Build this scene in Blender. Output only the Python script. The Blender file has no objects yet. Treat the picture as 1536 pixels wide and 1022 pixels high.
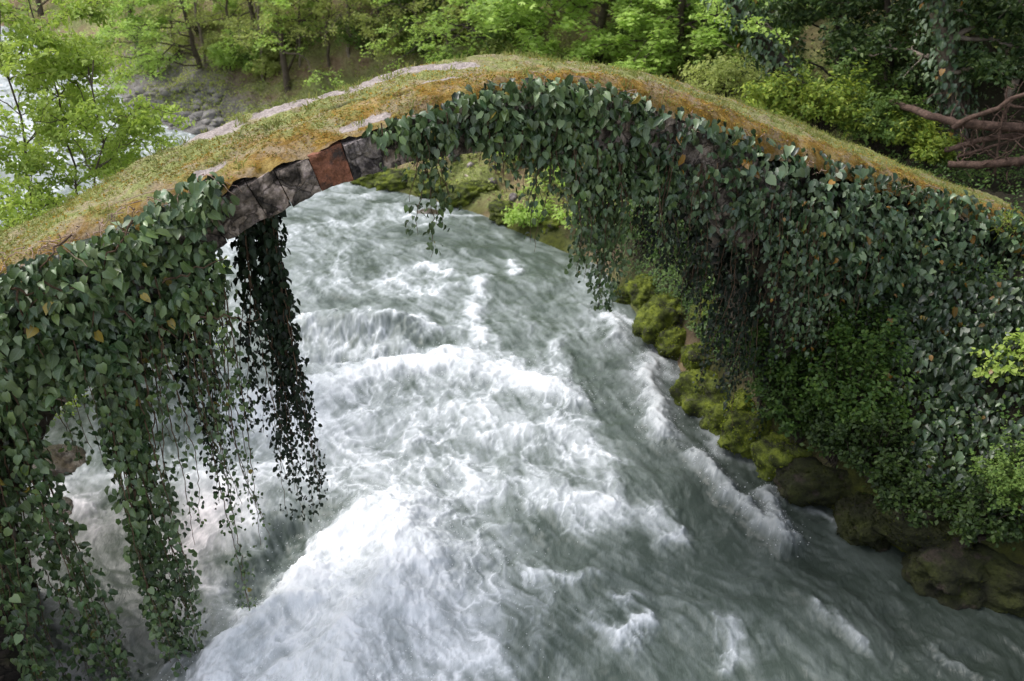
import bpy, math, random
import numpy as np
from mathutils import Vector

R = np.random.default_rng(7)
random.seed(7)
SC = bpy.context.scene
COL = SC.collection

# ------------------------------------------------------------------ camera model (used to read real positions off the photo)
F, PITCH, H = 1250.0, math.radians(28), 8.0
CAM = np.array([0, 0, H])
ZW, K = -1.6, 1.2        # water level, and the size factor of everything standing at the water's level
def ray(px, py):
    u = (px - 768) / F; v = (511 - py) / F
    return np.array([u, math.cos(PITCH) + v * math.sin(PITCH), -math.sin(PITCH) + v * math.cos(PITCH)])
def proj(P):
    q = np.asarray(P, float) - CAM
    dep = q[..., 1] * math.cos(PITCH) - q[..., 2] * math.sin(PITCH)
    up = q[..., 1] * math.sin(PITCH) + q[..., 2] * math.cos(PITCH)
    return 768 + F * q[..., 0] / dep, 511 - F * up / dep, dep
def on_water(px, py, z=ZW):
    d = ray(px, py); return CAM + d * ((z - H) / d[2])

# ------------------------------------------------------------------ noise
_PERM = np.random.default_rng(3).permutation(4096).astype(np.int64)
_VAL = np.random.default_rng(4).uniform(-1, 1, 4096)
def _h2(i, j): return _VAL[_PERM[(i + _PERM[j & 4095]) & 4095]]
def vn2(x, y):
    i = np.floor(x).astype(np.int64); j = np.floor(y).astype(np.int64)
    fx = x - i; fy = y - j
    fx = fx * fx * (3 - 2 * fx); fy = fy * fy * (3 - 2 * fy)
    a = _h2(i, j); b = _h2(i + 1, j); c = _h2(i, j + 1); d = _h2(i + 1, j + 1)
    return a + (b - a) * fx + (c - a) * fy + (a - b - c + d) * fx * fy
def fbm2(x, y, o=4, g=0.5):
    s = 0; a = 1; t = 0
    for k in range(o):
        s = s + a * vn2(x + 17.3 * k, y - 9.1 * k); t += a
        x, y = x * 1.63 - y * 1.23, x * 1.23 + y * 1.63
        a *= g
    return s / t
def vn3(x, y, z):
    k = np.floor(z).astype(np.int64); fz = z - k; fz = fz * fz * (3 - 2 * fz)
    i = np.floor(x).astype(np.int64); j = np.floor(y).astype(np.int64)
    fx = x - i; fy = y - j
    fx = fx * fx * (3 - 2 * fx); fy = fy * fy * (3 - 2 * fy)
    def lay(kk):
        h = lambda a, b: _VAL[_PERM[(a + _PERM[(b + _PERM[kk & 4095]) & 4095]) & 4095]]
        a = h(i, j); b = h(i + 1, j); c = h(i, j + 1); d = h(i + 1, j + 1)
        return a + (b - a) * fx + (c - a) * fy + (a - b - c + d) * fx * fy
    return lay(k) * (1 - fz) + lay(k + 1) * fz
def fbm3(P, f, o=4, g=0.5):
    x, y, z = P[..., 0] * f, P[..., 1] * f, P[..., 2] * f
    s = 0; a = 1; t = 0
    for k in range(o):
        s = s + a * vn3(x + 5.2 * k, y + 3.7 * k, z - 8.3 * k); t += a
        x, y, z = x * 2.03, y * 2.03, z * 2.03; a *= g
    return s / t
def sstep(a, b, x):
    t = np.clip((x - a) / (b - a), 0, 1); return t * t * (3 - 2 * t)

# ------------------------------------------------------------------ object helpers
def mesh_from(name, V, Fc, attrs=None, smooth=True, luv=None):
    """V (n,3), Fc (m,k) uniform faces."""
    V = np.asarray(V, np.float32); Fc = np.asarray(Fc, np.int32)
    me = bpy.data.meshes.new(name)
    m, k = Fc.shape
    me.vertices.add(len(V)); me.vertices.foreach_set('co', V.ravel())
    me.loops.add(m * k); me.loops.foreach_set('vertex_index', Fc.ravel())
    me.polygons.add(m)
    me.polygons.foreach_set('loop_start', np.arange(0, m * k, k, dtype=np.int32))
    me.polygons.foreach_set('loop_total', np.full(m, k, np.int32))
    me.update(calc_edges=True)
    me.polygons.foreach_set('use_smooth', np.full(m, smooth, bool))
    for an, av in (attrs or {}).items():
        a = me.attributes.new(an, 'FLOAT', 'POINT'); a.data.foreach_set('value', np.asarray(av, np.float32))
    if luv is not None:
        a = me.attributes.new('luv', 'FLOAT2', 'POINT'); a.data.foreach_set('vector', np.asarray(luv, np.float32).ravel())
    return me
def link(name, me, mat, parent=None, kind=None):
    o = bpy.data.objects.new(name, me); COL.objects.link(o)
    if mat is not None and len(me.materials) == 0: me.materials.append(mat)
    if parent is not None:
        o.parent = parent
    if kind: o['kind'] = kind
    return o
def tag(o, label, cat, group=None, kind=None):
    o['label'] = label; o['category'] = cat
    if group: o['group'] = group
    if kind: o['kind'] = kind
    return o
def thing(name, label, cat, loc=(0, 0, 0), group=None):
    o = bpy.data.objects.new(name, None); COL.objects.link(o)
    o.location = [float(c) for c in loc]; o.empty_display_size = 0.2
    return tag(o, label, cat, group)
def grid_faces(nr, nc):
    i = np.arange(nr - 1)[:, None] * nc + np.arange(nc - 1)[None, :]
    return np.stack([i, i + 1, i + nc + 1, i + nc], -1).reshape(-1, 4)

def tubes(name, paths, sides=6):
    """paths: list of (points (n,3), radii (n)) -> one mesh."""
    VV = []; FF = []; off = 0
    for pts, rad in paths:
        pts = np.asarray(pts, float); n = len(pts); rad = np.broadcast_to(np.asarray(rad, float), (n,))
        tan = np.gradient(pts, axis=0); tan /= np.linalg.norm(tan, axis=1)[:, None] + 1e-9
        ref = np.array([0.31, 0.17, 0.93]) if abs(tan[0][2]) < 0.85 else np.array([0.9, 0.3, 0.1])
        a = np.cross(tan, ref); a /= np.linalg.norm(a, axis=1)[:, None] + 1e-9
        b = np.cross(tan, a)
        th = np.arange(sides) / sides * 2 * math.pi
        ring = pts[:, None] + rad[:, None, None] * (a[:, None] * np.cos(th)[None, :, None] + b[:, None] * np.sin(th)[None, :, None])
        VV.append(ring.reshape(-1, 3))
        i = np.arange(n - 1)[:, None] * sides; j = np.arange(sides)[None, :]; j2 = (j + 1) % sides
        FF.append((np.stack([i + j, i + j2, i + sides + j2, i + sides + j], -1).reshape(-1, 4)) + off)
        off += n * sides
    return mesh_from(name, np.concatenate(VV), np.concatenate(FF))

# leaf templates: x across, y from stalk to tip, z up
def tpl(kind):
    if kind == 'ivy':
        V = [(0, .06, 0), (.0, .5, -.03), (0, 1, -.12), (-.24, -.03, .02), (-.41, .24, .08), (-.29, .62, .05), (.24, -.03, .02), (.41, .24, .08), (.29, .62, .05)]
        Fc = [(0, 4, 3), (0, 1, 4), (1, 5, 4), (1, 2, 5), (0, 6, 7), (0, 7, 1), (1, 7, 8), (1, 8, 2)]
    elif kind == 'oval':
        V = [(0, 0, 0), (0, .5, -.03), (0, 1, -.1), (-.24, .3, .05), (-.2, .7, .03), (.24, .3, .05), (.2, .7, .03)]
        Fc = [(0, 1, 3), (1, 4, 3), (1, 2, 4), (0, 5, 1), (1, 5, 6), (1, 6, 2)]
    elif kind == 'maple':
        V = [(0, 0, 0), (0, 1, -.1), (-.14, .45, 0), (.14, .45, 0), (-.5, .72, -.05), (.5, .72, -.05), (-.5, .2, -.03), (.5, .2, -.03)]
        Fc = [(0, 3, 2), (2, 3, 1), (2, 4, 0), (0, 5, 3), (0, 4, 6), (0, 7, 5)]
    elif kind == 'blade':
        V = [(-.06, 0, 0), (.06, 0, 0), (0, 1, .0), (.045, .6, .06)]
        Fc = [(0, 1, 3), (0, 3, 2)]
    else:  # small leaf
        V = [(0, 0, 0), (-.32, .5, .08), (0, 1, -.05), (.32, .5, .08)]
        Fc = [(0, 2, 1), (0, 3, 2)]
    return np.array(V, float), np.array(Fc)
def leaves(name, P, N, T, S, kind, age=None):
    """P positions, N normals, T tip directions, S sizes."""
    V, Fc = tpl(kind)
    N = N / (np.linalg.norm(N, axis=1)[:, None] + 1e-9)
    T = T - N * np.sum(T * N, 1)[:, None]; T /= np.linalg.norm(T, axis=1)[:, None] + 1e-9
    X = np.cross(T, N)
    n = len(P)
    wid = R.uniform(.82, 1.15, n)
    bend = R.uniform(.4, 2.2, n)
    VX = np.repeat(V[None, :, 0], n, 0) * wid[:, None]
    if kind in ('ivy', 'oval'):
        if kind == 'ivy': VX[:, [3, 4, 6, 7]] *= R.uniform(.5, 1.12, (n, 1)); bend = R.uniform(.2, 3.6, n)
        VX = VX + R.normal(size=(n, 1)) * .14 * V[None, :, 1] ** 2 + R.normal(size=VX.shape) * .02
    W = (P[:, None] + S[:, None, None] * (X[:, None] * VX[:, :, None] + T[:, None] * V[None, :, 1:2] + N[:, None] * (V[None, :, 2:3] * bend[:, None, None])))
    FF = (Fc[None] + (np.arange(n) * len(V))[:, None, None]).reshape(-1, 3)
    luv = np.broadcast_to(V[None, :, :2], (n, len(V), 2)).reshape(-1, 2)
    return mesh_from(name, W.reshape(-1, 3), FF, {'age': np.repeat(age, len(V))} if age is not None else None, True, luv)
def V3_(*a): return np.array(a, float)
def rnd(n): 
    v = R.normal(size=(n, 3)); return v / (np.linalg.norm(v, axis=1)[:, None] + 1e-9)

# ------------------------------------------------------------------ materials
def newmat(name):
    m = bpy.data.materials.new(name); m.use_nodes = True
    nt = m.node_tree; nt.nodes.clear()
    out = nt.nodes.new('ShaderNodeOutputMaterial')
    return m, nt, out
def nd(nt, t, **kw):
    n = nt.nodes.new(t)
    for k, v in kw.items(): setattr(n, k, v)
    return n
def ramp(nt, src, stops, interp='LINEAR'):
    r = nd(nt, 'ShaderNodeValToRGB'); r.color_ramp.interpolation = interp
    e = r.color_ramp.elements
    while len(e) < len(stops): e.new(0.5)
    for el, (p, c) in zip(e, stops):
        el.position = p; el.color = (*c, 1) if len(c) == 3 else c
    nt.links.new(src, r.inputs[0]); return r.outputs[0]
def noise(nt, scale, detail=4, rough=0.55, vec=None, dist=0.0):
    n = nd(nt, 'ShaderNodeTexNoise'); n.inputs['Scale'].default_value = scale; n.inputs['Detail'].default_value = detail
    n.inputs['Roughness'].default_value = rough; n.inputs['Distortion'].default_value = dist
    if vec is not None: nt.links.new(vec, n.inputs['Vector'])
    return n.outputs[0]
def geo_pos(nt): return nd(nt, 'ShaderNodeNewGeometry').outputs['Position']
def math_(nt, op, a, b=None, c=None, clamp=False):
    n = nd(nt, 'ShaderNodeMath', operation=op); n.use_clamp = clamp
    for i, v in enumerate((a, b, c)):
        if v is None: continue
        if isinstance(v, (int, float)): n.inputs[i].default_value = v
        else: nt.links.new(v, n.inputs[i])
    return n.outputs[0]
def mix(nt, fac, a, b, mode='MIX'):
    n = nd(nt, 'ShaderNodeMix', data_type='RGBA', blend_type=mode)
    for s, v in ((n.inputs[0], fac), (n.inputs[6], a), (n.inputs[7], b)):
        if isinstance(v, (int, float)): s.default_value = v
        elif isinstance(v, tuple): s.default_value = (*v, 1)
        else: nt.links.new(v, s)
    return n.outputs[2]
def attr(nt, name, out='Fac'): return nd(nt, 'ShaderNodeAttribute', attribute_name=name).outputs[out]
def bump(nt, h, strength=0.5, dist=0.02):
    b = nd(nt, 'ShaderNodeBump'); b.inputs['Strength'].default_value = strength; b.inputs['Distance'].default_value = dist
    nt.links.new(h, b.inputs['Height']); return b.outputs[0]

def leaf_mat(name, stops, rough=0.45, spec=0.5, trans=0.0, tcol=(.3, .45, .05), vein=0.0, veincol=(.25, .33, .18), odd=None, ivy=False):
    """stops: colours picked at random per leaf; odd: (share, colour) of off-colour leaves."""
    m, nt, out = newmat(name)
    g = nd(nt, 'ShaderNodeNewGeometry'); rnd_ = g.outputs['Random Per Island']
    c = ramp(nt, rnd_, [(i / max(1, len(stops) - 1), s) for i, s in enumerate(stops)])
    pn = noise(nt, 0.9, 2, .5, g.outputs['Position'])
    c = mix(nt, 1.0, c, ramp(nt, pn, [(.3, (.62, .66, .62)), (.7, (1.3, 1.25, 1.2))]), 'MULTIPLY')
    if odd:
        for k, (lo, hi, oc) in enumerate(odd):
            a = math_(nt, 'GREATER_THAN', rnd_, lo); b = math_(nt, 'LESS_THAN', rnd_, hi)
            c = mix(nt, math_(nt, 'MULTIPLY', a, b), c, oc)
    if ivy: c = mix(nt, attr(nt, 'age'), c, mix(nt, 1.0, c, (.13, .15, .11), 'MULTIPLY'))  # painted shade: darkens leaves deep in the ivy and on the right bank
    if vein:
        uv = nd(nt, 'ShaderNodeSeparateXYZ'); nt.links.new(attr(nt, 'luv', 'Vector'), uv.inputs[0])
        ax = math_(nt, 'ABSOLUTE', uv.outputs[0])
        mid = math_(nt, 'SUBTRACT', 1.0, math_(nt, 'MULTIPLY', ax, 22.0), clamp=True)
        w = math_(nt, 'SINE', math_(nt, 'MULTIPLY', math_(nt, 'SUBTRACT', uv.outputs[1], ax), 34.0))
        w = math_(nt, 'MULTIPLY', math_(nt, 'SUBTRACT', w, .8, clamp=True), 2.4)
        c = mix(nt, math_(nt, 'MULTIPLY', math_(nt, 'MAXIMUM', mid, w), vein), c, veincol)
    b = nd(nt, 'ShaderNodeBsdfPrincipled'); nt.links.new(c, b.inputs['Base Color'])
    b.inputs['Roughness'].default_value = rough; b.inputs['Specular IOR Level'].default_value = spec
    if trans:
        t = nd(nt, 'ShaderNodeBsdfTranslucent'); nt.links.new(mix(nt, 0.5, c, tcol), t.inputs[0])
        mx = nd(nt, 'ShaderNodeMixShader'); mx.inputs[0].default_value = trans
        nt.links.new(b.outputs[0], mx.inputs[1]); nt.links.new(t.outputs[0], mx.inputs[2])
        nt.links.new(mx.outputs[0], out.inputs[0])
    else: nt.links.new(b.outputs[0], out.inputs[0])
    return m
def surf_mat(name, stops, scale=2.0, detail=6, rough=.85, bscale=12, bstr=.6, bdist=.03, second=None, spec=.3, crack=0):
    m, nt, out = newmat(name); p = geo_pos(nt)
    c = ramp(nt, noise(nt, scale, detail, .6, p), stops)
    if second:   # (scale, lo, hi, colour)
        c = mix(nt, ramp(nt, noise(nt, second[0], 6, .6, p), [(second[1], (0, 0, 0)), (second[2], (1, 1, 1))]), c, second[3])
    c = mix(nt, 1.0, c, ramp(nt, noise(nt, bscale * 1.7, 5, .65, p), [(.25, (.5, .5, .5)), (.75, (1.4, 1.4, 1.4))]), 'MULTIPLY')
    hgt = noise(nt, bscale, 8, .65, p)
    if crack:
        w_ = nd(nt, 'ShaderNodeVectorMath', operation='ADD'); nz = nd(nt, 'ShaderNodeTexNoise'); nz.inputs['Scale'].default_value = 5; nz.inputs['Detail'].default_value = 5; nt.links.new(p, nz.inputs['Vector'])
        sc_ = nd(nt, 'ShaderNodeVectorMath', operation='SCALE'); sc_.inputs['Scale'].default_value = .22; nt.links.new(nz.outputs['Color'], sc_.inputs[0]); nt.links.new(p, w_.inputs[0]); nt.links.new(sc_.outputs[0], w_.inputs[1])
        vo = nd(nt, 'ShaderNodeTexVoronoi', feature='DISTANCE_TO_EDGE'); vo.inputs['Scale'].default_value = crack; nt.links.new(w_.outputs[0], vo.inputs['Vector'])
        ln = ramp(nt, vo.outputs['Distance'], [(.005, (.45, .45, .45)), (.05, (1, 1, 1))])
        vc = nd(nt, 'ShaderNodeTexVoronoi'); vc.inputs['Scale'].default_value = crack; nt.links.new(w_.outputs[0], vc.inputs['Vector'])
        c = mix(nt, 1.0, c, ln, 'MULTIPLY'); bw = nd(nt, 'ShaderNodeRGBToBW'); nt.links.new(vc.outputs['Color'], bw.inputs[0])
        c = mix(nt, 1.0, c, ramp(nt, bw.outputs[0], [(.2, (.5, .48, .47)), (.8, (1.7, 1.55, 1.5))]), 'MULTIPLY')
        hgt = math_(nt, 'ADD', hgt, math_(nt, 'MULTIPLY', ln, .6))
    b = nd(nt, 'ShaderNodeBsdfPrincipled'); nt.links.new(c, b.inputs['Base Color']); b.inputs['Roughness'].default_value = rough
    b.inputs['Specular IOR Level'].default_value = spec
    nt.links.new(bump(nt, hgt, bstr, bdist), b.inputs['Normal'])
    nt.links.new(b.outputs[0], out.inputs[0]); return m

M = {}
M['ivy'] = leaf_mat('ivy_leaf', [(.034, .072, .022), (.11, .18, .07), (.045, .10, .034), (.23, .31, .14), (.06, .13, .04), (.14, .215, .06), (.20, .27, .13), (.04, .085, .028)], .36, .55, .05, (.1, .2, .03), .5, (.2, .27, .17), [(.50, .506, (.30, .22, .03)), (.2, .225, (.13, .19, .04))], True)
M['ivy_right'] = leaf_mat('ivy_leaf_right', [(.026, .058, .024), (.08, .14, .066), (.034, .08, .034), (.20, .27, .14), (.046, .105, .036), (.11, .175, .065), (.16, .22, .12), (.028, .064, .026)], .35, .55, .05, (.1, .2, .03), .4, (.16, .23, .16), [(.50, .515, (.34, .17, .02)), (.80, .806, (.36, .24, .04)), (.2, .22, (.11, .16, .03))], True)
M['ivy_dark'] = leaf_mat('ivy_leaf_shade', [(.008, .018, .008), (.018, .038, .015), (.012, .024, .012)], .5, .3, .0, (.1, .2, .03), .2, (.05, .08, .04), None, True)  # ivy with the shade under the arch put into its leaf colour
M['spring'] = leaf_mat('spring_leaf', [(.27, .40, .07), (.37, .50, .10), (.44, .54, .15), (.32, .46, .07)], .5, .3, .42, (.5, .64, .08))
M['maple'] = leaf_mat('maple_leaf', [(.27, .42, .08), (.38, .54, .13), (.45, .60, .18), (.32, .48, .10)], .55, .25, .46, (.5, .7, .10))
M['yellow'] = leaf_mat('yellow_green_leaf', [(.17, .28, .045), (.26, .36, .05), (.38, .44, .07), (.10, .19, .035)], .5, .3, .35, (.35, .42, .03))
M['mid'] = leaf_mat('mid_green_leaf', [(.07, .14, .03), (.12, .20, .042), (.16, .24, .055), (.09, .15, .035)], .55, .3, .3, (.25, .38, .05))
M['dark'] = leaf_mat('dark_evergreen_leaf', [(.022, .046, .015), (.045, .085, .026), (.10, .15, .04), (.03, .062, .022)], .5, .3, .18, (.08, .15, .03))
M['dull'] = leaf_mat('dull_green_leaf', [(.24, .31, .08), (.34, .40, .12), (.42, .46, .17), (.27, .33, .10)], .6, .2, .45, (.55, .62, .14))
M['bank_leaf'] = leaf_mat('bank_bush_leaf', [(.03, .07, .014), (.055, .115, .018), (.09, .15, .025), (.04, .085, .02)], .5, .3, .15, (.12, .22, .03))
M['bank_dim'] = leaf_mat('dim_bank_leaf', [(.012, .026, .007), (.028, .055, .011), (.045, .075, .015), (.018, .036, .009)], .5, .25, .1, (.08, .14, .02))  # darker bank leaf, the lower bank's shade is in its colours
M['moss_fuzz'] = leaf_mat('moss_fuzz', [(.05, .075, .009), (.12, .16, .014), (.20, .24, .024), (.08, .11, .012)], .8, .1, .15, (.2, .24, .02))
M['deck_fuzz'] = leaf_mat('deck_moss', [(.27, .16, .02), (.36, .21, .03), (.26, .22, .05), (.16, .20, .045), (.34, .25, .08), (.22, .13, .02)], .85, .1, .2, (.4, .32, .05))
M['deck_grass'] = leaf_mat('deck_grass', [(.18, .23, .06), (.28, .30, .09), (.36, .33, .14), (.14, .20, .05), (.24, .28, .07)], .75, .15, .25, (.35, .38, .08))
M['litter'] = leaf_mat('dead_leaf', [(.13, .085, .05), (.20, .135, .085), (.10, .065, .04), (.26, .19, .12)], .8, .15)
M['bark'] = surf_mat('bark', [(.3, (.05, .038, .028)), (.7, (.15, .12, .09))], 6, bscale=22, bstr=.8)
M['bark_dark'] = surf_mat('dark_bark', [(.3, (.022, .018, .013)), (.7, (.075, .06, .045))], 6, bscale=22, bstr=.8)
M['bark_pale'] = surf_mat('pale_bark', [(.3, (.13, .10, .08)), (.7, (.30, .25, .2))], 5, bscale=18, bstr=.7)
M['log'] = surf_mat('log_bark', [(.3, (.045, .027, .02)), (.7, (.17, .108, .083))], 7, bscale=20, bstr=.9)
M['vine'] = surf_mat('vine_stem', [(.3, (.06, .035, .022)), (.7, (.17, .11, .07))], 9, bscale=30)
M['twig'] = surf_mat('dry_twig', [(.3, (.30, .2, .15)), (.7, (.48, .34, .27))], 9, bscale=30)
M['dead_wood'] = surf_mat('dead_wood', [(.3, (.32, .27, .2)), (.7, (.5, .44, .36))], 9, bscale=30)
M['arch_stone'] = surf_mat('arch_stone', [(.38, (.05, .044, .038)), (.5, (.20, .175, .15)), (.6, (.40, .355, .32))], 4.6, 9, .85, 16, 1.0, .06, (7, .55, .66, (.30, .26, .25)), crack=3.6)
M['red_stone'] = surf_mat('red_stone', [(.3, (.19, .08, .048)), (.7, (.36, .15, .09))], 7, 8, .85, 30, .8, .04, (4.5, .50, .62, (.075, .055, .048)))
M['grey_stone'] = surf_mat('grey_stone', [(.38, (.035, .032, .033)), (.58, (.30, .28, .275))], 5, 9, .85, 16, 1.0, .06, None, .3, 3.0)
M['masonry'] = surf_mat('dark_masonry', [(.3, (.02, .018, .015)), (.7, (.085, .072, .058))], 2, 7, .9, 10, .8, .05, (1.5, .55, .7, (.04, .05, .015)), crack=2.6)
M['boulder'] = surf_mat('mossy_boulder', [(.36, (.018, .019, .008)), (.5, (.065, .082, .012)), (.64, (.15, .18, .02))], 3.2, 7, .9, 16, .9, .05, (3, .60, .68, (.05, .045, .04)))
M['boulder_dark'] = surf_mat('shaded_mossy_boulder', [(.3, (.006, .006, .003)), (.5, (.018, .021, .005)), (.7, (.038, .045, .009))], 2.2, 8, .9, 16, 1.0, .06, (3, .56, .66, (.035, .027, .02)))  # boulder colours darkened to carry the shade of the downstream bank
M['moss_dark'] = leaf_mat('shaded_moss_fuzz', [(.010, .013, .003), (.03, .035, .006), (.016, .018, .004)], .8, .1, .1, (.1, .12, .02))  # moss of those boulders, with the same shade in its colour
M['wet_rock'] = surf_mat('wet_rock', [(.3, (.03, .024, .018)), (.7, (.11, .082, .055))], 2.5, 7, .35, 9, .7, .05, None, .5)
M['river_stone'] = surf_mat('river_stone', [(.3, (.11, .105, .10)), (.7, (.27, .25, .235))], 1.3, 5, .8, 9, .5, .04)

# terrain: brown litter with green patches, moss near the water
def ground_mat():
    m, nt, out = newmat('earth'); p = geo_pos(nt)
    c = ramp(nt, noise(nt, 2.2, 8, .65, p), [(.3, (.12, .085, .05)), (.5, (.24, .17, .105)), (.7, (.36, .27, .18))])
    g = ramp(nt, noise(nt, .55, 6, .65, p), [(.40, (0, 0, 0)), (.58, (1, 1, 1))])
    c = mix(nt, math_(nt, 'MULTIPLY', g, .85), c, ramp(nt, noise(nt, 5, 5, .6, p), [(.3, (.12, .15, .045)), (.7, (.28, .32, .11))]))
    c = mix(nt, attr(nt, 'moss'), c, ramp(nt, noise(nt, 7, 6, .65, p), [(.3, (.028, .035, .008)), (.7, (.10, .115, .014))]))
    c = mix(nt, attr(nt, 'gravel'), c, ramp(nt, noise(nt, 5, 5, .7, p), [(.3, (.09, .085, .08)), (.7, (.26, .245, .23))]))
    c = mix(nt, attr(nt, 'dark'), c, (.016, .014, .009))  # shade of the right bank painted into the earth colour
    b = nd(nt, 'ShaderNodeBsdfPrincipled'); nt.links.new(c, b.inputs['Base Color']); b.inputs['Roughness'].default_value = .9
    b.inputs['Specular IOR Level'].default_value = .2
    nt.links.new(bump(nt, noise(nt, 8, 9, .7, p), .9, .12), b.inputs['Normal'])
    nt.links.new(b.outputs[0], out.inputs[0]); return m
M['earth'] = ground_mat()

def deck_mat():
    m, nt, out = newmat('bridge_deck_moss'); p = geo_pos(nt)
    gold = ramp(nt, noise(nt, 3.2, 8, .65, p), [(.28, (.13, .075, .018)), (.5, (.28, .165, .032)), (.7, (.42, .31, .11))])
    green = ramp(nt, noise(nt, 9, 6, .65, p), [(.3, (.14, .17, .045)), (.7, (.36, .37, .14))])
    gm = ramp(nt, math_(nt, 'ADD', noise(nt, 1.9, 9, .7, p), math_(nt, 'MULTIPLY', attr(nt, 'green'), .4)), [(.43, (0, 0, 0)), (.58, (1, 1, 1))])
    c = mix(nt, gm, gold, green)
    tan = ramp(nt, noise(nt, 2.6, 9, .72, p, .3), [(.47, (0, 0, 0)), (.60, (1, 1, 1))])
    c = mix(nt, math_(nt, 'MULTIPLY', tan, .75), c, (.36, .28, .19))
    st = ramp(nt, math_(nt, 'ADD', attr(nt, 'stone'), math_(nt, 'MULTIPLY', math_(nt, 'SUBTRACT', noise(nt, 5, 8, .7, p), .5), 1.3)), [(.42, (0, 0, 0)), (.56, (1, 1, 1))])
    c = mix(nt, st, c, ramp(nt, noise(nt, 6, 8, .7, p), [(.3, (.26, .22, .20)), (.7, (.56, .48, .45))]))
    c = mix(nt, attr(nt, 'crack'), c, (.03, .026, .018))
    c = mix(nt, 1.0, c, ramp(nt, noise(nt, 28, 6, .7, p), [(.25, (.55, .55, .55)), (.75, (1.35, 1.35, 1.35))]), 'MULTIPLY')
    b = nd(nt, 'ShaderNodeBsdfPrincipled'); nt.links.new(c, b.inputs['Base Color']); b.inputs['Roughness'].default_value = .9
    b.inputs['Specular IOR Level'].default_value = .15
    nt.links.new(bump(nt, noise(nt, 18, 9, .75, p), .9, .05), b.inputs['Normal'])
    nt.links.new(b.outputs[0], out.inputs[0]); return m
M['deck'] = deck_mat()

def water_mat():
    m, nt, out = newmat('rapids'); p = geo_pos(nt)
    mp = nd(nt, 'ShaderNodeMapping'); mp.vector_type = 'POINT'
    mp.inputs['Rotation'].default_value = (0, 0, math.radians(-20)); mp.inputs['Scale'].default_value = (3.2, 1.0, 1.0)
    nt.links.new(p, mp.inputs[0])
    n1 = noise(nt, 11, 9, .74, mp.outputs[0], 1.0)
    f = math_(nt, 'ADD', attr(nt, 'foam'), math_(nt, 'MULTIPLY', math_(nt, 'SUBTRACT', n1, .5), .36), clamp=True)
    c = ramp(nt, f, [(.0, (.065, .085, .070)), (.2, (.155, .182, .168)), (.42, (.285, .315, .315)), (.64, (.47, .50, .515)), (.86, (.75, .775, .80)), (1, (.85, .86, .88))])
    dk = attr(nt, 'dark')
    c = mix(nt, dk, c, mix(nt, 1.0, c, (.33, .34, .33), 'MULTIPLY'))  # bank and tree shade painted into the water colour
    c = mix(nt, attr(nt, 'brown'), c, mix(nt, 1.0, c, (.78, .68, .66), 'MULTIPLY'))
    b = nd(nt, 'ShaderNodeBsdfPrincipled'); nt.links.new(c, b.inputs['Base Color'])
    nt.links.new(ramp(nt, f, [(.1, (.28,) * 3), (.6, (.75,) * 3)]), b.inputs['Roughness'])
    b.inputs['IOR'].default_value = 1.33; b.inputs['Specular IOR Level'].default_value = .5
    n2 = noise(nt, 7, 8, .65, mp.outputs[0], .8)
    bb = nd(nt, 'ShaderNodeBump'); bb.inputs['Distance'].default_value = .05; nt.links.new(n2, bb.inputs['Height']); nt.links.new(ramp(nt, f, [(.2, (.3,) * 3), (.7, (.12,) * 3)]), bb.inputs['Strength']); nt.links.new(bb.outputs[0], b.inputs['Normal'])
    nt.links.new(b.outputs[0], out.inputs[0]); return m
M['water'] = water_mat()
M['foam'] = surf_mat('foam_droplet', [(.3, (.8, .82, .84)), (.7, (.9, .9, .92))], 3, 2, .6, 5, .1, .01)

# ------------------------------------------------------------------ river banks and terrain
RB = np.array([(30, -22), (13, 0), (9, 4.8), (6.9, 7.4), (5.4, 8.8), (4.5, 10.1), (3.7, 11.5), (3.35, 12.9), (3.05, 14.9), (2.5, 17.0), (2.15, 18.9), (-1.2, 22.9), (-4.9, 25.9), (-14, 33.2), (-19.6, 41), (-25, 51), (-34, 61), (-58, 70), (-140, 92)], float) * K
LB = np.array([(-3, -22), (-4.4, 2), (-6.3, 6.5), (-7.1, 9.0), (-7.7, 10.9), (-9.0, 13.0), (-13, 18), (-20, 25), (-31, 36), (-50, 50), (-140, 66)], float) * K
def pdist(x, y, L):
    best = np.full(np.shape(x), 1e9); side = np.zeros(np.shape(x))
    for a, b in zip(L[:-1], L[1:]):
        d = b - a; ll = d @ d
        t = np.clip(((x - a[0]) * d[0] + (y - a[1]) * d[1]) / ll, 0, 1)
        qx = x - a[0] - t * d[0]; qy = y - a[1] - t * d[1]
        r = np.hypot(qx, qy)
        s = np.sign(d[0] * qy - d[1] * qx)
        m = r < best
        best = np.where(m, r, best); side = np.where(m, s, side)
    return best, side
def banks(x, y):
    dr, sr = pdist(x, y, RB); dl, sl = pdist(x, y, LB)
    # travelling upstream, the right bank's land lies on the right (side < 0), the left bank's on the left (side > 0)
    return np.where(sr < 0, dr, -dr), np.where(sl > 0, dl, -dl)
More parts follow.
